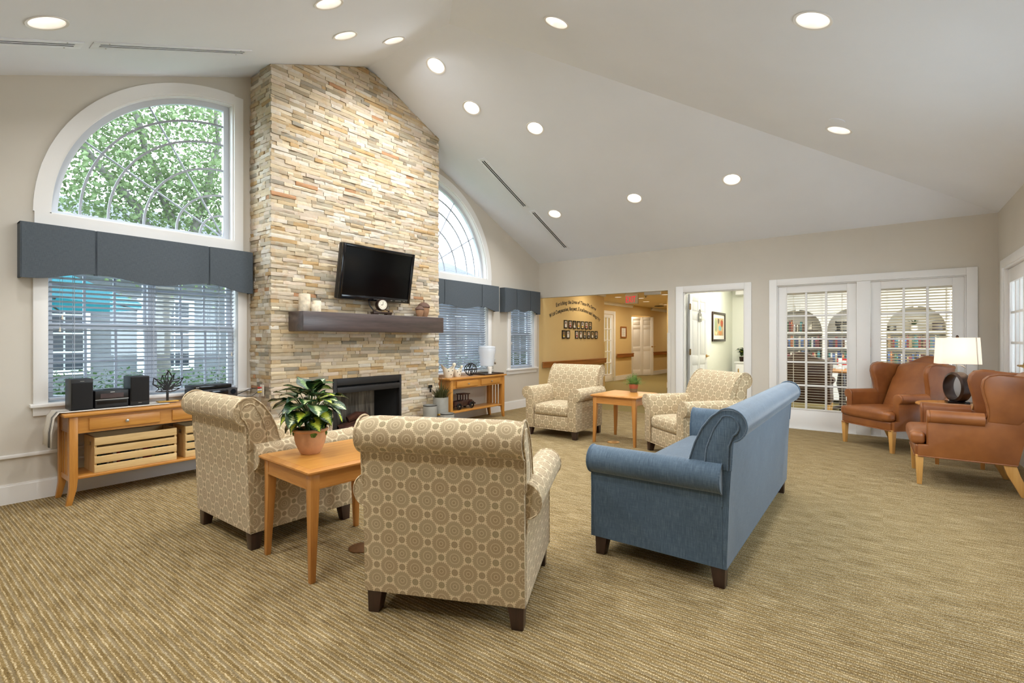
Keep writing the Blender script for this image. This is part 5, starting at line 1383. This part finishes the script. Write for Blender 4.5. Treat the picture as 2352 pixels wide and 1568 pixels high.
# staff portraits
ORD = ['first', 'second', 'third', 'fourth', 'fifth', 'sixth', 'seventh']
SK = [(198,140,104),(150,96,66),(224,172,138),(214,160,122),(196,150,118),(110,70,50),(230,186,150)]
def portrait(x, z, row, k, label):
    g = thing('portrait_frame', label, 'picture frame', (x, 5.312, z), 0, 'staff portraits under the lettering')
    w, h = .068, .0865; q = rb
    m = MB(); m.box(-w, -w+.02, -.0145, -.001, -h, h); m.box(w-.02, w, -.0145, -.001, -h, h); m.box(-w+.02, w-.02, -.02, -.001, h-.02, h); m.box(-w+.02, w-.02, -.02, -.001, -h, -h+.022); m.build('frame', blackp_m, g)
    m = MB(); bg = q.choice(((226,222,214),(176,150,110),(150,140,118),(206,190,150),(238,236,232))); W2, H2 = w-.02, h-.02
    m.c = srgb(bg); m.box(-W2, W2, -.008, -.001, -H2, H2)
    top_ = q.choice(((40,38,44),(60,50,48),(226,222,214),(196,160,50),(90,84,80),(36,40,52),(150,60,56)))
    m.c = srgb(top_); m.extrude([(-W2*.95, -H2), (W2*.95, -H2), (W2*.9, -H2*.45), (W2*.35, -.008), (-W2*.35, -.008), (-W2*.9, -H2*.45)], -.0095, -.008, 'y')
    m.c = srgb(q.choice(((50,34,24),(30,24,20),(150,110,70),(180,170,160)))); m.cyl((0, .024), .0245, -.0105, -.008, 12, axis='y')
    m.c = srgb(SK[(k*3+row) % 7]); m.extrude([(.015*math.cos(a), .016+.021*math.sin(a)) for a in [2*PI*i/12 for i in range(12)]], -.0125, -.0105, 'y')
    m.c = srgb((238,236,230)); m.box(-.03, .03, -.0135, -.008, -H2+.006, -H2+.022)
    m.build('photograph', print_m, g, smooth=0)
for k, x in enumerate((8.911, 9.095, 9.272, 9.452, 9.628, 9.806, 9.988)): portrait(x, 1.570-.0012*k, 0, k, 'black framed staff portrait, %s from the left in the upper row under the lettering' % ORD[k])
for k, x in enumerate((8.831, 9.005, 9.372, 9.552, 9.730, 9.915, 10.095, 10.275)): portrait(x, 1.357, 1, k, 'black framed staff portrait, %s in the lower row under the lettering' % (('leftmost', 'second from the left', 'first right of the gap', 'second right of the gap', 'third right of the gap', 'third from the right', 'second from the right', 'rightmost')[k]))
g = thing('notice_frame', 'small oak framed notice on the corridor wall beside the glazed door', 'picture frame', (14.41, 6.5, 1.478))
w, h = .215, .178
m = MB(); m.box(-w, -w+.05, -.025, -.001, -h, h); m.box(w-.05, w, -.025, -.001, -h, h); m.box(-w+.05, w-.05, -.025, -.001, h-.04, h); m.box(-w+.05, w-.05, -.025, -.001, -h, -h+.04); m.build('frame', MATS['oakrail_x'], g)
m = MB(); m.box(-w+.05, w-.05, -.012, -.002, -h+.04, h-.04); m.build('notice', paper_m, g)
m = MB()
for k in range(7): m.box(-.10, .10-.03*(k % 3), -.0132, -.012, .09-k*.03, .096-k*.03)
m.build('text_lines', zinc_m, g, smooth=0)
# exit sign
g = thing('exit_sign', 'white box exit sign with glowing red letters hanging in the opening', 'exit sign', (8.6, 3.715, 2.0))
m = MB(); m.box(0, .05, -.125, .125, -.09, .09); m.box(.005, .045, -.11, .11, .09, .36); m.build('housing', plain('sign_housing', (184, 158, 120), .5, var=.03), g, bevel=.006)
exit_m = plain('exit_red', (214, 18, 44), .4, emit=(255, 20, 52), estr=.55)
m = MB(); text_mb(m, 'EXIT', plane_mat((-.002, .006, -.062), (0, -1, 0), (0, 0, 1)), .165, .52, .14); m.build('letters', exit_m, g, smooth=0)
# header panel and corridor ceiling fittings
m = MB(); m.box(8.04, 8.1, 2.97, 3.245, 2.005, 2.2); tag(m.build('door_closer_box', wall_m, bevel=.004), 'beige box under the header at the right end of the opening', 'box')
for k, (x, y) in enumerate(CL):
    g = thing('corridor_downlight', 'recessed corridor downlight, number %d seen counting from the opening inwards' % (k+1), 'ceiling light', (x, y, ZCC), 0, 'corridor downlights')
    g['label'] = ('corridor ceiling downlight left of the exit sign', 'corridor ceiling downlight directly behind the exit sign', 'corridor ceiling downlight below right of the exit sign', 'corridor ceiling downlight at the right end of the opening', 'farthest corridor ceiling downlight by the right wall', 'corridor downlight hidden behind the header, nearer the office', 'corridor downlight hidden behind the header, nearer the lettering', 'corridor downlight out of sight at the far end', 'corridor downlight in the recess above the white six panel door')[k]
    m = MB(); m.lathe([(.088, .0), (.105, -.004), (.105, -.001), (.09, .002)], n=20, cap=False); m.build('trim_ring', white_m, g)
    m = MB(); m.lathe([(.09, .001), (.075, .08), (.002, .085)], n=20, cap=False); m.build('reflector', refl_m, g)
    m = MB(); m.lathe([(.07, .07), (.002, .0695)], n=16, cap=False); m.build('lamp', lamp_on_m, g)
    ld = bpy.data.lights.new('downlight', 'AREA'); ld.shape = 'DISK'; ld.size = .16; ld.energy = 6.8 if x < 11 else 10; ld.color = (1, .88, .68); lo = bpy.data.objects.new('light', ld); C.objects.link(lo); lo.parent = g; lo.location = (0, 0, -.008)
for x, y, l in ((14.9, 5.45, 'round smoke detector on the corridor ceiling'),):
    g = thing('smoke_detector', l, 'detector', (x, y, ZCC)); m = MB(); m.lathe([(.075, 0), (.07, -.03), (.05, -.05), (.002, -.052)], n=18); m.build('body', ivory_m, g)
g = thing('ceiling_vent', 'dark round grille in the corridor ceiling beyond the exit sign', 'vent', (15.9, 5.9, ZCC)); m = MB(); m.lathe([(.15, 0), (.15, -.012), (.12, -.014), (.002, -.006)], n=20); m.build('grille', dark_m, g)
for x, y, l in ((12.05, 4.82, 'small sprinkler head on the corridor ceiling, right of the exit sign'), (15.1, 5.25, 'small sprinkler head near the corridor far wall')):
    g = thing('sprinkler_head', l, 'sprinkler', (x, y, ZCC)); m = MB(); m.lathe([(.05, 0), (.04, -.006), (.014, -.01), (.012, -.035), (.03, -.04), (.002, -.044)], n=12); m.build('head', zinc_m, g)

# ------------------------------------------------------------------ office behind the open white door
holed(rect(8.03, 11.45, 0, 2.5), [], lambda u, v: (u, 2.62, v), 'wall_office_left', office_m)
holed(rect(1.96, 2.62, 0, 2.5), [], lambda u, v: (11.45, u, v), 'wall_office_far', office_m)
holed(rect(8.03, 11.45, 0, 2.5), [], lambda u, v: (u, 1.44+(u-8.03)*.155, v), 'wall_office_right', office_m)
holed(rect(8.03, 13.5, -3, 2.70), [], lambda u, v: (u, v, 2.5), 'ceiling', ceil_m, flip=True)
g = thing('framed_picture', 'abstract print in a dark wood frame on the pale office wall', 'picture', (10.285, 2.619, 1.50)); w, h = .472, .288
m = MB(); t = .045; m.box(-w, -w+t, -.03, -.001, -h, h); m.box(w-t, w, -.03, -.001, -h, h); m.box(-w+t, w-t, -.03, -.001, h-t, h); m.box(-w+t, w-t, -.03, -.001, -h, -h+t); m.build('frame', bronze_m, g, bevel=.004)
m = MB(); m.box(-w+t, w-t, -.012, -.001, -h+t, h-t); m.build('mount', paper_m, g)
m = MB(); a, b, c, d_ = -.32, .36, -.17, .175
m.c = srgb((196, 172, 132)); m.box(a, b, -.014, -.012, c, d_)
for col, x0, x1, z0, z1 in (((150,160,130),a,-.1,-.1,.17),((176,96,60),.12,.33,.0,.15),((120,170,176),-.02,.2,-.08,.03),((206,140,88),-.04,.26,-.165,-.07),((90,80,66),-.08,.04,.06,.17),((226,206,160),-.28,-.12,-.16,-.06),((196,74,58),.18,.28,.06,.11)):
    m.c = srgb(col); m.extrude([((x0+x1)/2+(x1-x0)/2*math.cos(2*PI*k/9)*(1+.15*math.sin(k*2.3)), (z0+z1)/2+(z1-z0)/2*math.sin(2*PI*k/9)*(1+.15*math.cos(k*1.7))) for k in range(9)], -.0145-.0004*rb.random(), -.0135, 'y')
m.build('print', print_m, g, smooth=0)
g = thing('office_cabinet', 'white cabinet in the office behind the open door', 'cabinet', (11.25, 2.20, 0))
m = MB(); m.box(-.15, .19, -.20, .28, .05, .755); m.build('carcass', white_m, g); m = MB(); m.box(-.17, .19, -.21, .30, .755, .785); m.build('worktop', white_m, g, bevel=.004)
for y in (-.01,):
    m = MB(); m.rbox(-.168, -.15, y+.02, y+.27, .1, .72, .006, 1); dd = m.build('door', white_m, g); m = MB(); m.box(-.185, -.168, y+.215, y+.235, .56, .64); m.build('handle', brass_m, dd)
m = MB(); m.box(11.2, 11.45, 1.97, 2.5, 2.2, 2.5); struct('trim_12', m, white_m)
g = thing('office_plant', 'small green plant on the white office cabinet', 'plant', (11.24, 2.36, .786))
m = MB(); m.lathe([(.06, 0), (.075, .1), (.07, .1), (.002, .08)], n=18); m.build('pot', bronze_m, g)
for k in range(14):
    a = k*2.4; lf = leaf_mesh(.15, .05, .6, .3).build('leaf', leafC_m if k % 2 else leafB_m, g, smooth=70, recalc=False); lf.location = (.03*math.cos(a), .03*math.sin(a), .1+.012*k); lf.rotation_euler = (R(55-3*k+10), 0, a)
ld = bpy.data.lights.new('office_light', 'AREA'); ld.size = 1.0; ld.energy = 25; ld.color = (1, .97, .9); lo = bpy.data.objects.new('office_light', ld); C.objects.link(lo); lo.location = (9.6, 2.05, 2.46)
m = MB(); m.box(9.1, 10.1, 1.75, 2.35, 2.47, 2.499); tag(m.build('office_ceiling_panel', lamp_on_m), 'flat light panel on the office ceiling, out of sight', 'ceiling light')

# ------------------------------------------------------------------ library behind the french doors
holed(rect(8.03, 12.2, 0, 2.5), [], lambda u, v: (u, 1.43+(u-8.03)*.155, v), 'wall_library_left', office_m)
holed(rect(8.03, 12.2, 0, 2.5), [], lambda u, v: (u, -3.0, v), 'wall_library_right', office_m)
holed(rect(-3.0, 2.7, 0, 2.5), [], lambda u, v: (12.0, u, v), 'wall_library_far', wall_m)
AC = [1.385, .455, -.472, -1.40]
g = thing('arched_bookcase', 'white built in bookcase with round arches behind the french doors', 'bookcase', (0, 0, 0))
XB = 11.5
for k, yc in enumerate(AC):
    o = [(yc-.465, .72), (yc+.465, .72), (yc+.465, 2.5), (yc-.465, 2.5)]; hole = [(yc-.42, .7205), (yc+.42, .7205)] + [(yc+.42*math.cos(a), 1.43+.425*math.sin(a)) for a in [PI*i/20 for i in range(21)]]
    p = holed(o, [[(yc-.42, .76), (yc+.42, .76)] + hole[2:]], lambda u, v: (XB, u, v), 'arch_front', white_m, kind=False); p.parent = g
    m = MB(); rings = []
    for i in range(21):
        a = PI*i/20; rings.append([(XB-.02, yc+r*math.cos(a), 1.43+r*1.01*math.sin(a)) for r in (.42, .47)] + [(XB, yc+r*math.cos(a), 1.43+r*1.01*math.sin(a)) for r in (.47, .42)])
    m.loft(rings); m.build('arch_moulding', white_m, g)
    m = MB(); m.extrude([(yc-.03, 1.83), (yc+.03, 1.83), (yc+.045, 1.96), (yc-.045, 1.96)], XB-.04, XB, 'x'); m.build('keystone', white_m, g)
    for z in (.78, 1.085, 1.385): m = MB(); m.box(XB+.002, XB+.32, yc-.445, yc+.445, z-.01, z+.015); m.build('shelf', white_m, g)
    for s in (-1, 1): m = MB(); m.box(XB+.001, XB+.32, yc+s*.445, yc+s*.465, .1, 2.0); m.build('upright', white_m, g)
    m = MB(); m.box(XB-.08, XB+.3, yc-.463, yc+.463, .08, .72); m.box(XB-.1, XB+.3, yc-.464, yc+.464, .72, .758); m.build('base_cabinet', white_m, g)
    m = MB(); m.box(XB-.03, XB, yc+.435, yc+.495, .76, 2.2); m.build('pilaster', white_m, g)
m = MB(); m.box(XB-.05, XB+.02, -1.86, 1.84, 2.2, 2.5); m.build('cornice', white_m, g)
m = MB(); m.box(XB+.321, XB+.33, -1.86, 1.84, .1, 2.4); m.build('back_panel', wall_m, g)
BC = [('red',(150,40,40)),('navy blue',(42,56,96)),('green',(58,92,70)),('tan',(186,152,108)),('cream',(222,210,186)),('black',(36,34,36)),('brown',(104,66,44)),('teal',(60,126,128)),('blue',(70,100,150)),('maroon',(110,36,48)),('white',(232,230,226)),('orange',(196,110,56))]
BKN = {0: 'left', 1: 'middle', 2: 'right'}; SHN = {.796: 'low', 1.101: 'middle', 1.401: 'top'}
cnt = {}
for ai, yc in enumerate(AC[:3]):
    for z, segs in ((.796, ((-.40, .40),)), (1.101, ((-.40, .40),)), (1.401, ((-.12, .30),) if ai == 0 else ())):
        for a, b in segs:
            y = yc + b
            while y > yc + a + .03:
                nm, col = rb.choice(BC); t = rb.uniform(.018, .045); hh = rb.uniform(.15, .235) if z < 1.4 else rb.uniform(.16, .25); dp = rb.uniform(.13, .18)
                if rb.random() < .06: y -= .03; continue
                col = tuple(v*.8 for v in col); mb = MB(); mb.c = srgb(col); mb.box(0, dp, -t/2, t/2, 0, hh); mb.c = srgb((226,220,206)); mb.box(.004, dp+.001, -t/2+.003, t/2-.003, .003, hh+.0008)
                mb.c = srgb(tuple(min(255, c*1.5+20) for c in col)); mb.box(-.0006, 0, -t/2+.003, t/2-.003, hh*.7, hh*.82)
                bk = mb.build('book', print_m, smooth=0); bk.location = (XB+.03, y-t/2, z); key = (nm, ai, z); cnt[key] = cnt.get(key, 0)+1
                o = ['first', 'second', 'third', 'fourth', 'fifth', 'sixth', 'seventh', 'eighth', 'ninth', 'tenth'][min(9, cnt[key]-1)]
                tag(bk, '%s book, %s of its colour from the left, %s shelf, %s arch' % (nm, o, SHN[z], BKN[ai]), 'book', 'books on the %s shelf of the %s arch' % (SHN[z], BKN[ai])); y -= t + .0015
# display things on the top shelves
g = thing('model_ship', 'dark model sailing boat on the top shelf of the left bookcase arch', 'model ship', (XB+.12, 1.13, 1.4005))
m = MB(); m.extrude([(-.10, .03), (-.07, 0), (.06, 0), (.09, .035)], -.02, .02, 'x'); m.build('hull', bronze_m, g); m = MB(); m.tube([(0, .01, .03), (0, .01, .2)], .004, 6); m.build('mast', bronze_m, g); m = MB(); m.extrude([(.02, .05), (.085, .055), (.02, .19)], -.002, .002, 'x'); m.build('sail', cream_m, g, smooth=0)
g = thing('antique_machine', 'black antique sewing machine on the top shelf of the middle arch', 'sewing machine', (XB+.12, .62, 1.4005))
m = MB(); m.rbox(-.08, .08, -.13, .13, 0, .03, .006, 1); m.build('bed', iron_m, g); m = MB(); m.rbox(-.03, .03, .05, .11, .03, .19, .012, 1); m.rbox(-.03, .03, -.11, .11, .14, .2, .015, 1); m.rbox(-.02, .02, -.11, -.07, .05, .16, .008, 1); m.build('arm', iron_m, g); m = MB(); m.cyl((0, .17), .05, .112, .13, 16, axis='y'); m.build('hand_wheel', iron_m, g)
g = thing('old_camera', 'old folding camera on the top shelf of the right arch', 'camera', (XB+.12, -.13, 1.4005))
m = MB(); m.rbox(-.03, .03, -.07, .07, 0, .11, .01, 1); m.build('body', blackp_m, g); m = MB(); m.cyl((0, .06), .034, -.1, -.03, 18, r2=.045, axis='x'); m.build('bellows_lens', zinc_m, g)
g = thing('glass_vase_fern', 'white vase of green fern leaves on the top shelf of the right arch', 'plant', (XB+.14, -.46, 1.4005))
m = MB(); m.lathe([(.04, 0), (.055, .04), (.05, .09), (.035, .12)], n=18); m.build('vase', paper_m, g)
m = MB()
for k in range(60):
    a = rb.uniform(0, 2*PI); el = rb.uniform(.2, 1.3); L = rb.uniform(.08, .2); d0 = Vector((math.cos(a)*math.cos(el)*.6, math.sin(a)*math.cos(el), math.sin(el)*.8)); s0 = d0.cross(Vector((0,0,1))).normalized()*.012; b0 = Vector((0,0,.11)); m.add([b0, b0+d0*L*.5+s0, b0+d0*L+Vector((0,0,-.03)), b0+d0*L*.5-s0], [(0,1,2,3)])
m.build('fronds', hedge_m, g, stuff=True, smooth=0, recalc=False)
g = thing('wooden_boxes', 'dark carved box on the top shelf at the right end of the right arch', 'box', (XB+.12, -.78, 1.4005)); m = MB(); m.rbox(-.06, .06, -.07, .07, 0, .13, .006, 1); m.build('box_body', MATS['dark_y'], g); m = MB(); m.rbox(-.064, .064, -.074, .074, .13, .15, .006, 1); m.build('lid', MATS['dark_y'], g)
dw = wing_chair('wing_chair', 'brown leather wing chair in the library, its back seen through the left french door', (9.30, 1.0, 0), R(0-90), darkleather_m, 'leather wing chairs')
g = thing('library_table', 'dark round table in the library seen through the left french door', 'table', (10.1, .55, 0))
m = MB(); m.lathe([(.42, .70), (.44, .71), (.44, .73), (.42, .74)], n=30); m.build('top', MATS['maple_y'], g); m = MB(); m.lathe([(.05, .03), (.05, .3), (.09, .5), (.06, .7)], n=16); m.build('pedestal', MATS['dark_z'], g)
for k in range(4):
    a = k*PI/2+.4; m = MB(); m.tube([(0, 0, .12), (.2*math.cos(a), .2*math.sin(a), .06), (.34*math.cos(a), .34*math.sin(a), .02)], [.03, .025, .02], 6); m.build('foot', MATS['dark_z'], g)
g = thing('desk_phone', 'white upright device on the library table', 'telephone', (10.0, .58, .7405)); m = MB(); m.rbox(-.05, .05, -.06, .06, 0, .03, .008, 1); m.build('cradle', paper_m, g); m = MB(); m.rbox(-.02, .02, -.025, .025, .03, .2, .01, 1); m.build('handset', paper_m, g)
g = thing('red_box', 'red box with a white label on the low library shelf', 'box', (XB-.06, .60, .7585)); m = MB(); m.box(-.03, .03, -.11, .11, 0, .12); m.build('carton', red_m, g, bevel=.003); m = MB(); m.box(-.0315, -.03, -.04, .05, .04, .09); m.build('label_patch', paper_m, g)
for x, y in ((9.6, .5), (9.6, -1.0)):
    ld = bpy.data.lights.new('library_light', 'AREA'); ld.size = .8; ld.energy = 24; ld.color = (1, .95, .86); lo = bpy.data.objects.new('library_light', ld); C.objects.link(lo); lo.location = (x, y, 2.46)
    m = MB(); m.box(x-.4, x+.4, y-.4, y+.4, 2.47, 2.499); tag(m.build('library_ceiling_panel', lamp_on_m), 'flat light panel on the library ceiling, hidden by the door header, %s one' % ('left' if y > 0 else 'right'), 'ceiling light')
# ------------------------------------------------------------------ ceiling downlights and vents of the lounge
proto = None
for k, (x, y, pl_, words) in enumerate(LIGHTS):
    n, f = plane_frame(pl_); z = f(x, y)
    q = Vector((0, 0, 1)).rotation_difference(n)
    if proto is None:
        g = thing('ceiling_downlight', '', 'ceiling light', (0, 0, 0), 0, 'recessed ceiling downlights')
        m = MB(); m.lathe([(RC-.002, .003), (RC+.0, -.003), (RC+.016, -.006), (RC+.018, -.001), (RC-.001, .004)], n=32, cap=False); m.build('trim_ring', white_m, g)
        m = MB(); m.lathe([(RC-.0005, .0005), (RC-.012, .05), (RC-.026, .11), (.062, .115)], n=32, cap=False); m.build('reflector', refl_m, g)
        m = MB(); m.lathe([(.064, .112), (.05, .088), (.025, .078), (.002, .076)], n=24, cap=False); m.build('lamp', lamp_on_m, g)
        proto = g
    else: g = dup(proto, (x, y, z), 0, '')
    g.location = (x, y, z); g.rotation_mode = 'QUATERNION'; g.rotation_quaternion = q
    g['label'] = 'recessed ceiling downlight, ' + words
    g['group'] = 'recessed ceiling downlights'
    ld = bpy.data.lights.new('downlight', 'AREA'); ld.shape = 'DISK'; ld.size = .17; ld.spread = R(150); ld.energy = LAMP_W*(.42 if 2.5 < x < 4.7 and y > 4 else 1); ld.color = LAMP_COL
    lo = bpy.data.objects.new('light', ld); C.objects.link(lo); lo.parent = g; lo.location = (0, 0, -.010)
n, f = plane_frame('H'); x, y = 5.398, .344
g = thing('ceiling_cover', 'thin round white cover plate on the ceiling beside a downlight', 'cover plate', (5.395, .335, f(5.395, .335))); g.rotation_mode = 'QUATERNION'; g.rotation_quaternion = Vector((0, 0, 1)).rotation_difference(n)
m = MB(); m.lathe([(.07, .002), (.07, -.006), (.06, -.008), (.002, -.008)], n=24); m.build('plate', ceil_m, g)
vent_m = plain('vent_white', (230, 233, 240), .5)
def vent(x0, x1, yc, pl_, label):
    n, f = plane_frame(pl_); a = Vector((x0, yc, f(x0, yc))); b = Vector((x1, yc, f(x1, yc))); L = (b-a).length; ux = (b-a).normalized()
    g = thing('ceiling_vent', label, 'vent', tuple((a+b)/2), 0, 'long slot ceiling vents'); q = Matrix((ux, n.cross(ux), n)).transposed(); g.rotation_mode = 'QUATERNION'; g.rotation_quaternion = q.to_quaternion()
    h = .065; m = MB()
    m.box(-L/2, L/2, -h, -.030, -.007, -.0005); m.box(-L/2, L/2, .030, h, -.007, -.0005); m.box(-L/2, -L/2+.05, -.030, .030, -.007, -.0005); m.box(L/2-.05, L/2, -.030, .030, -.007, -.0005)
    m.build('frame', vent_m, g, bevel=.002)
    for y0, y1 in ((-.030, -.026), (-.005, .005), (.026, .030)):
        m = MB(); m.box(-L/2+.05, L/2-.05, y0, y1, -.006, -.0005); m.build('bar', vent_m, g)
    m = MB(); m.box(-L/2+.045, L/2-.045, -.032, .032, -.0018, -.0004); m.build('dark_slot', dark_m, g)
    m = MB()
    for s in (-1, 1):
        for t in (-1, 1): m.cyl((s*(L/2-.1), t*.048), .005, -.0085, -.006, 8)
    m.build('screws', zinc_m, g)
vent(-.20, .972, 4.626, 'L', 'long slot vent in the ceiling at the far upper left, cut by the picture edge')
vent(1.02, 2.136, 4.610, 'L', 'long slot vent in the left ceiling slope, nearer the chimney')
vent(5.283, 6.395, 4.53, 'R', 'long slot vent high on the right ceiling slope, above the arched window')
vent(6.472, 7.566, 4.48, 'R', 'long slot vent low on the right ceiling slope, near the room corner')

# ------------------------------------------------------------------ outside
holed(rect(-14, 24, 5.45, 40), [], lambda u, v: (u, v, -.15), 'ground', ground_m)
holed(rect(-14, 24, -30, -1.25), [], lambda u, v: (u, v, -.15), 'ground', bounce_ground_m)  # unseen ground, made pale to bounce daylight into the room
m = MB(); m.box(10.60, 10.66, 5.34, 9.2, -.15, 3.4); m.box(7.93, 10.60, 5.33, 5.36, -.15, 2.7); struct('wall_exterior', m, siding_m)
ho = thing('neighbour_house', 'white sided building with a grey shingle roof seen through the windows', 'building', (0, 0, 0))
HY = 13.0
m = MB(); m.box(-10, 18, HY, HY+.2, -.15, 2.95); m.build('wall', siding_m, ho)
m = MB(); m.add([(-10.5, HY-.4, 2.85), (18.5, HY-.4, 2.85), (18.5, HY+5, 5.2), (-10.5, HY+5, 5.2)], [(0,1,2,3)]); m.box(-10.5, 18.5, HY-.42, HY-.38, 2.7, 2.9); m.build('roof', roof_m, ho, smooth=0)
for k in range(26):
    z0 = 2.86 + 2.3*k/26; m = MB(); y = HY-.4+5.4*k/26; m.box(-10.5, 18.5, y, y+.22, z0+.01, z0+.035); m.build('shingle_course', roof_m, ho)
x = -7.2
while x < 17:
    m = MB(); m.box(x-.55, x+.55, HY-.06, HY, .55, 2.15); fr = m.build('window', white2_m, ho)
    for c in range(3):
        for r_ in range(4):
            m = MB(); m.box(x-.44+c*.3, x-.44+c*.3+.27, HY-.075, HY-.06, .65+r_*.37, .65+r_*.37+.33); m.build('pane', gwin_m, fr)
    x += 1.9
m = MB(); m.box(7.5, 8.1, HY+3.6, HY+4.2, 4.2, 5.5); m.box(7.4, 8.2, HY+3.5, HY+4.3, 5.5, 5.6); m.build('roof_vent', siding_m, ho)
holed(rect(-2, 12, 5.45, 6.4), [], lambda u, v: (u, v, -.145), 'ground', bounce_ground_m)  # pale strip added to bounce daylight in at the north windows
ug = thing('patio_umbrella', 'open teal patio umbrella outside the left window', 'umbrella', (.9, 8.3, -.35))
for k in range(8):
    a0, a1 = 2*PI*k/8+.2, 2*PI*(k+1)/8+.2; m = MB(); r_ = 1.55
    P = []
    for t in (0, .33, .66, 1):
        for q in range(4):
            a = a0+(a1-a0)*q/3; P.append((r_*t*math.cos(a), r_*t*math.sin(a), 2.75 - .72*t - .03*math.sin(PI*q/3)*t))
    m.add(P, [(i*4+j, i*4+j+1, (i+1)*4+j+1, (i+1)*4+j) for i in range(3) for j in range(3)]); m.build('canopy_panel', teal_m, ug, smooth=40, recalc=False)
    m = MB(); m.tube([(0, 0, 2.5), (r_*math.cos(a0), r_*math.sin(a0), 2.02)], .012, 5); m.build('rib', iron_m, ug)
m = MB(); m.tube([(0, 0, .2), (0, 0, 2.8)], .022, 8); m.build('pole', iron_m, ug)
# tree
rt_ = random.Random(21)
tg = thing('maple_tree', 'leafy tree with grey branches outside the left arched window', 'tree', (2.9, 9.2, -.15))
def limb(mb, pts, r0, r1, n=9):
    P = []; 
    for i in range(len(pts)-1):
        for t in range(4):
            u = t/4; P.append(Vector(pts[i])*(1-u) + Vector(pts[i+1])*u + Vector((rt_.uniform(-.04,.04), rt_.uniform(-.04,.04), rt_.uniform(-.04,.04))))
    P.append(Vector(pts[-1])); mb.tube(P, [r0+(r1-r0)*i/(len(P)-1) for i in range(len(P))], n); return P
ends = []
m = MB(); limb(m, [(0, 0, 0), (.02, .05, 1.5), (.1, .1, 2.5)], .14, .11); m.build('trunk', bark_m, tg, smooth=60)
for pts, r0 in (([(.08, .1, 2.3), (.0, .0, 3.0), (-.75, -.3, 3.75), (-1.7, -.6, 4.8), (-2.6, -.7, 5.6)], .085), ([(.08, .1, 2.4), (.25, .1, 3.2), (-.2, -.1, 4.3), (-.7, -.2, 5.6), (-1.0, .1, 6.8)], .08), ([(.1, .1, 2.4), (.6, .1, 3.5), (.9, .1, 4.8), (.7, -.2, 6.4)], .08), ([(.0, .1, 2.2), (-.9, .4, 2.9), (-2.0, .9, 3.4), (-3.0, 1.1, 3.8)], .06), ([(.1, .1, 2.5), (1.0, .5, 3.3), (1.9, .6, 4.3)], .06)):
    m = MB(); P = limb(m, pts, r0, .018, 7); m.build('branch', bark_m, tg, smooth=60)
    ends += P[5:]
    m = MB()
    for p in P[5::2]:
        d0 = Vector((rt_.uniform(-1, 1), rt_.uniform(-.8, .8), rt_.uniform(-.3, .9))).normalized(); Q = [p, p+d0*.35, p+d0*.75+Vector((0, 0, .06))]; m.tube(Q, [.014, .010, .004], 5); ends += [Q[1], Q[2]]
    m.build('twigs', bark_m, tg)
m = MB()
for k in range(34000):
    if rt_.random() < .42:
        b0 = rt_.choice(ends); sp_ = .42
    else:
        b0 = Vector((rt_.uniform(-3.6, 1.6), rt_.uniform(-.9, 1.2), rt_.uniform(2.5, 6.6))); sp_ = .3
        if math.sin(b0.x*2.3+b0.y)*math.sin(b0.z*2.1+1)+math.sin(b0.x*5.1+b0.z*3.3)*.6 < -.45: continue
    p = b0 + Vector((rt_.gauss(0, sp_), rt_.gauss(0, sp_), rt_.gauss(0, sp_*.8)))
    if p.z < 2.0 or (p.z < 3.1 and math.hypot(p.x+2.0, p.y+.9) < 1.9): continue
    s = rt_.uniform(.036, .072); u = Vector((rt_.uniform(-1, 1), rt_.uniform(-1, 1), rt_.uniform(-1, .3))).normalized(); v = u.cross(Vector((rt_.uniform(-1, 1), rt_.uniform(-1, 1), rt_.uniform(-1, 1)))).normalized(); w = u.cross(v)*.25
    m.add([p, p+u*s*.55+v*s*.5+w*s, p+u*s*1.25, p+u*s*.55-v*s*.5+w*s], [(0,1,2), (0,2,3)])
m.build('foliage', tree_m, tg, stuff=True, smooth=0, recalc=False)
def hedge(x0, x1, y, h, label, n):
    g = thing('hedge', label, 'hedge', ((x0+x1)/2, y, -.15)); m = MB(); L = (x1-x0)/2
    for k in range(n):
        p = Vector((rt_.uniform(-L, L), rt_.uniform(-.35, .35), rt_.uniform(0, 1)**.6*h*(1+.10*math.sin(k)))); s = rt_.uniform(.03, .06)
        u = Vector((rt_.uniform(-1, 1), rt_.uniform(-1, 1), rt_.uniform(-.6, 1))).normalized(); v = u.cross(Vector((rt_.uniform(-1, 1), 0, 1))).normalized()
        m.add([p, p+u*s*.5+v*s*.4, p+u*s, p+u*s*.5-v*s*.4], [(0,1,2,3)])
    m.build('leaves', hedge_m, g, stuff=True, smooth=0, recalc=False)
    m = MB(); m.rbox(-L*.98, L*.98, -.25, .25, 0, h*.8, .1, 3); m.build('branches', plain('hedge_core', (44, 66, 40), .9, var=.4, vscale=12), g)
hedge(.2, 4.4, 6.9, .98, 'clipped green hedge outside the left window', 9000)
hedge(5.2, 10.4, 6.9, 1.0, 'clipped green hedge outside the window right of the chimney', 9000)
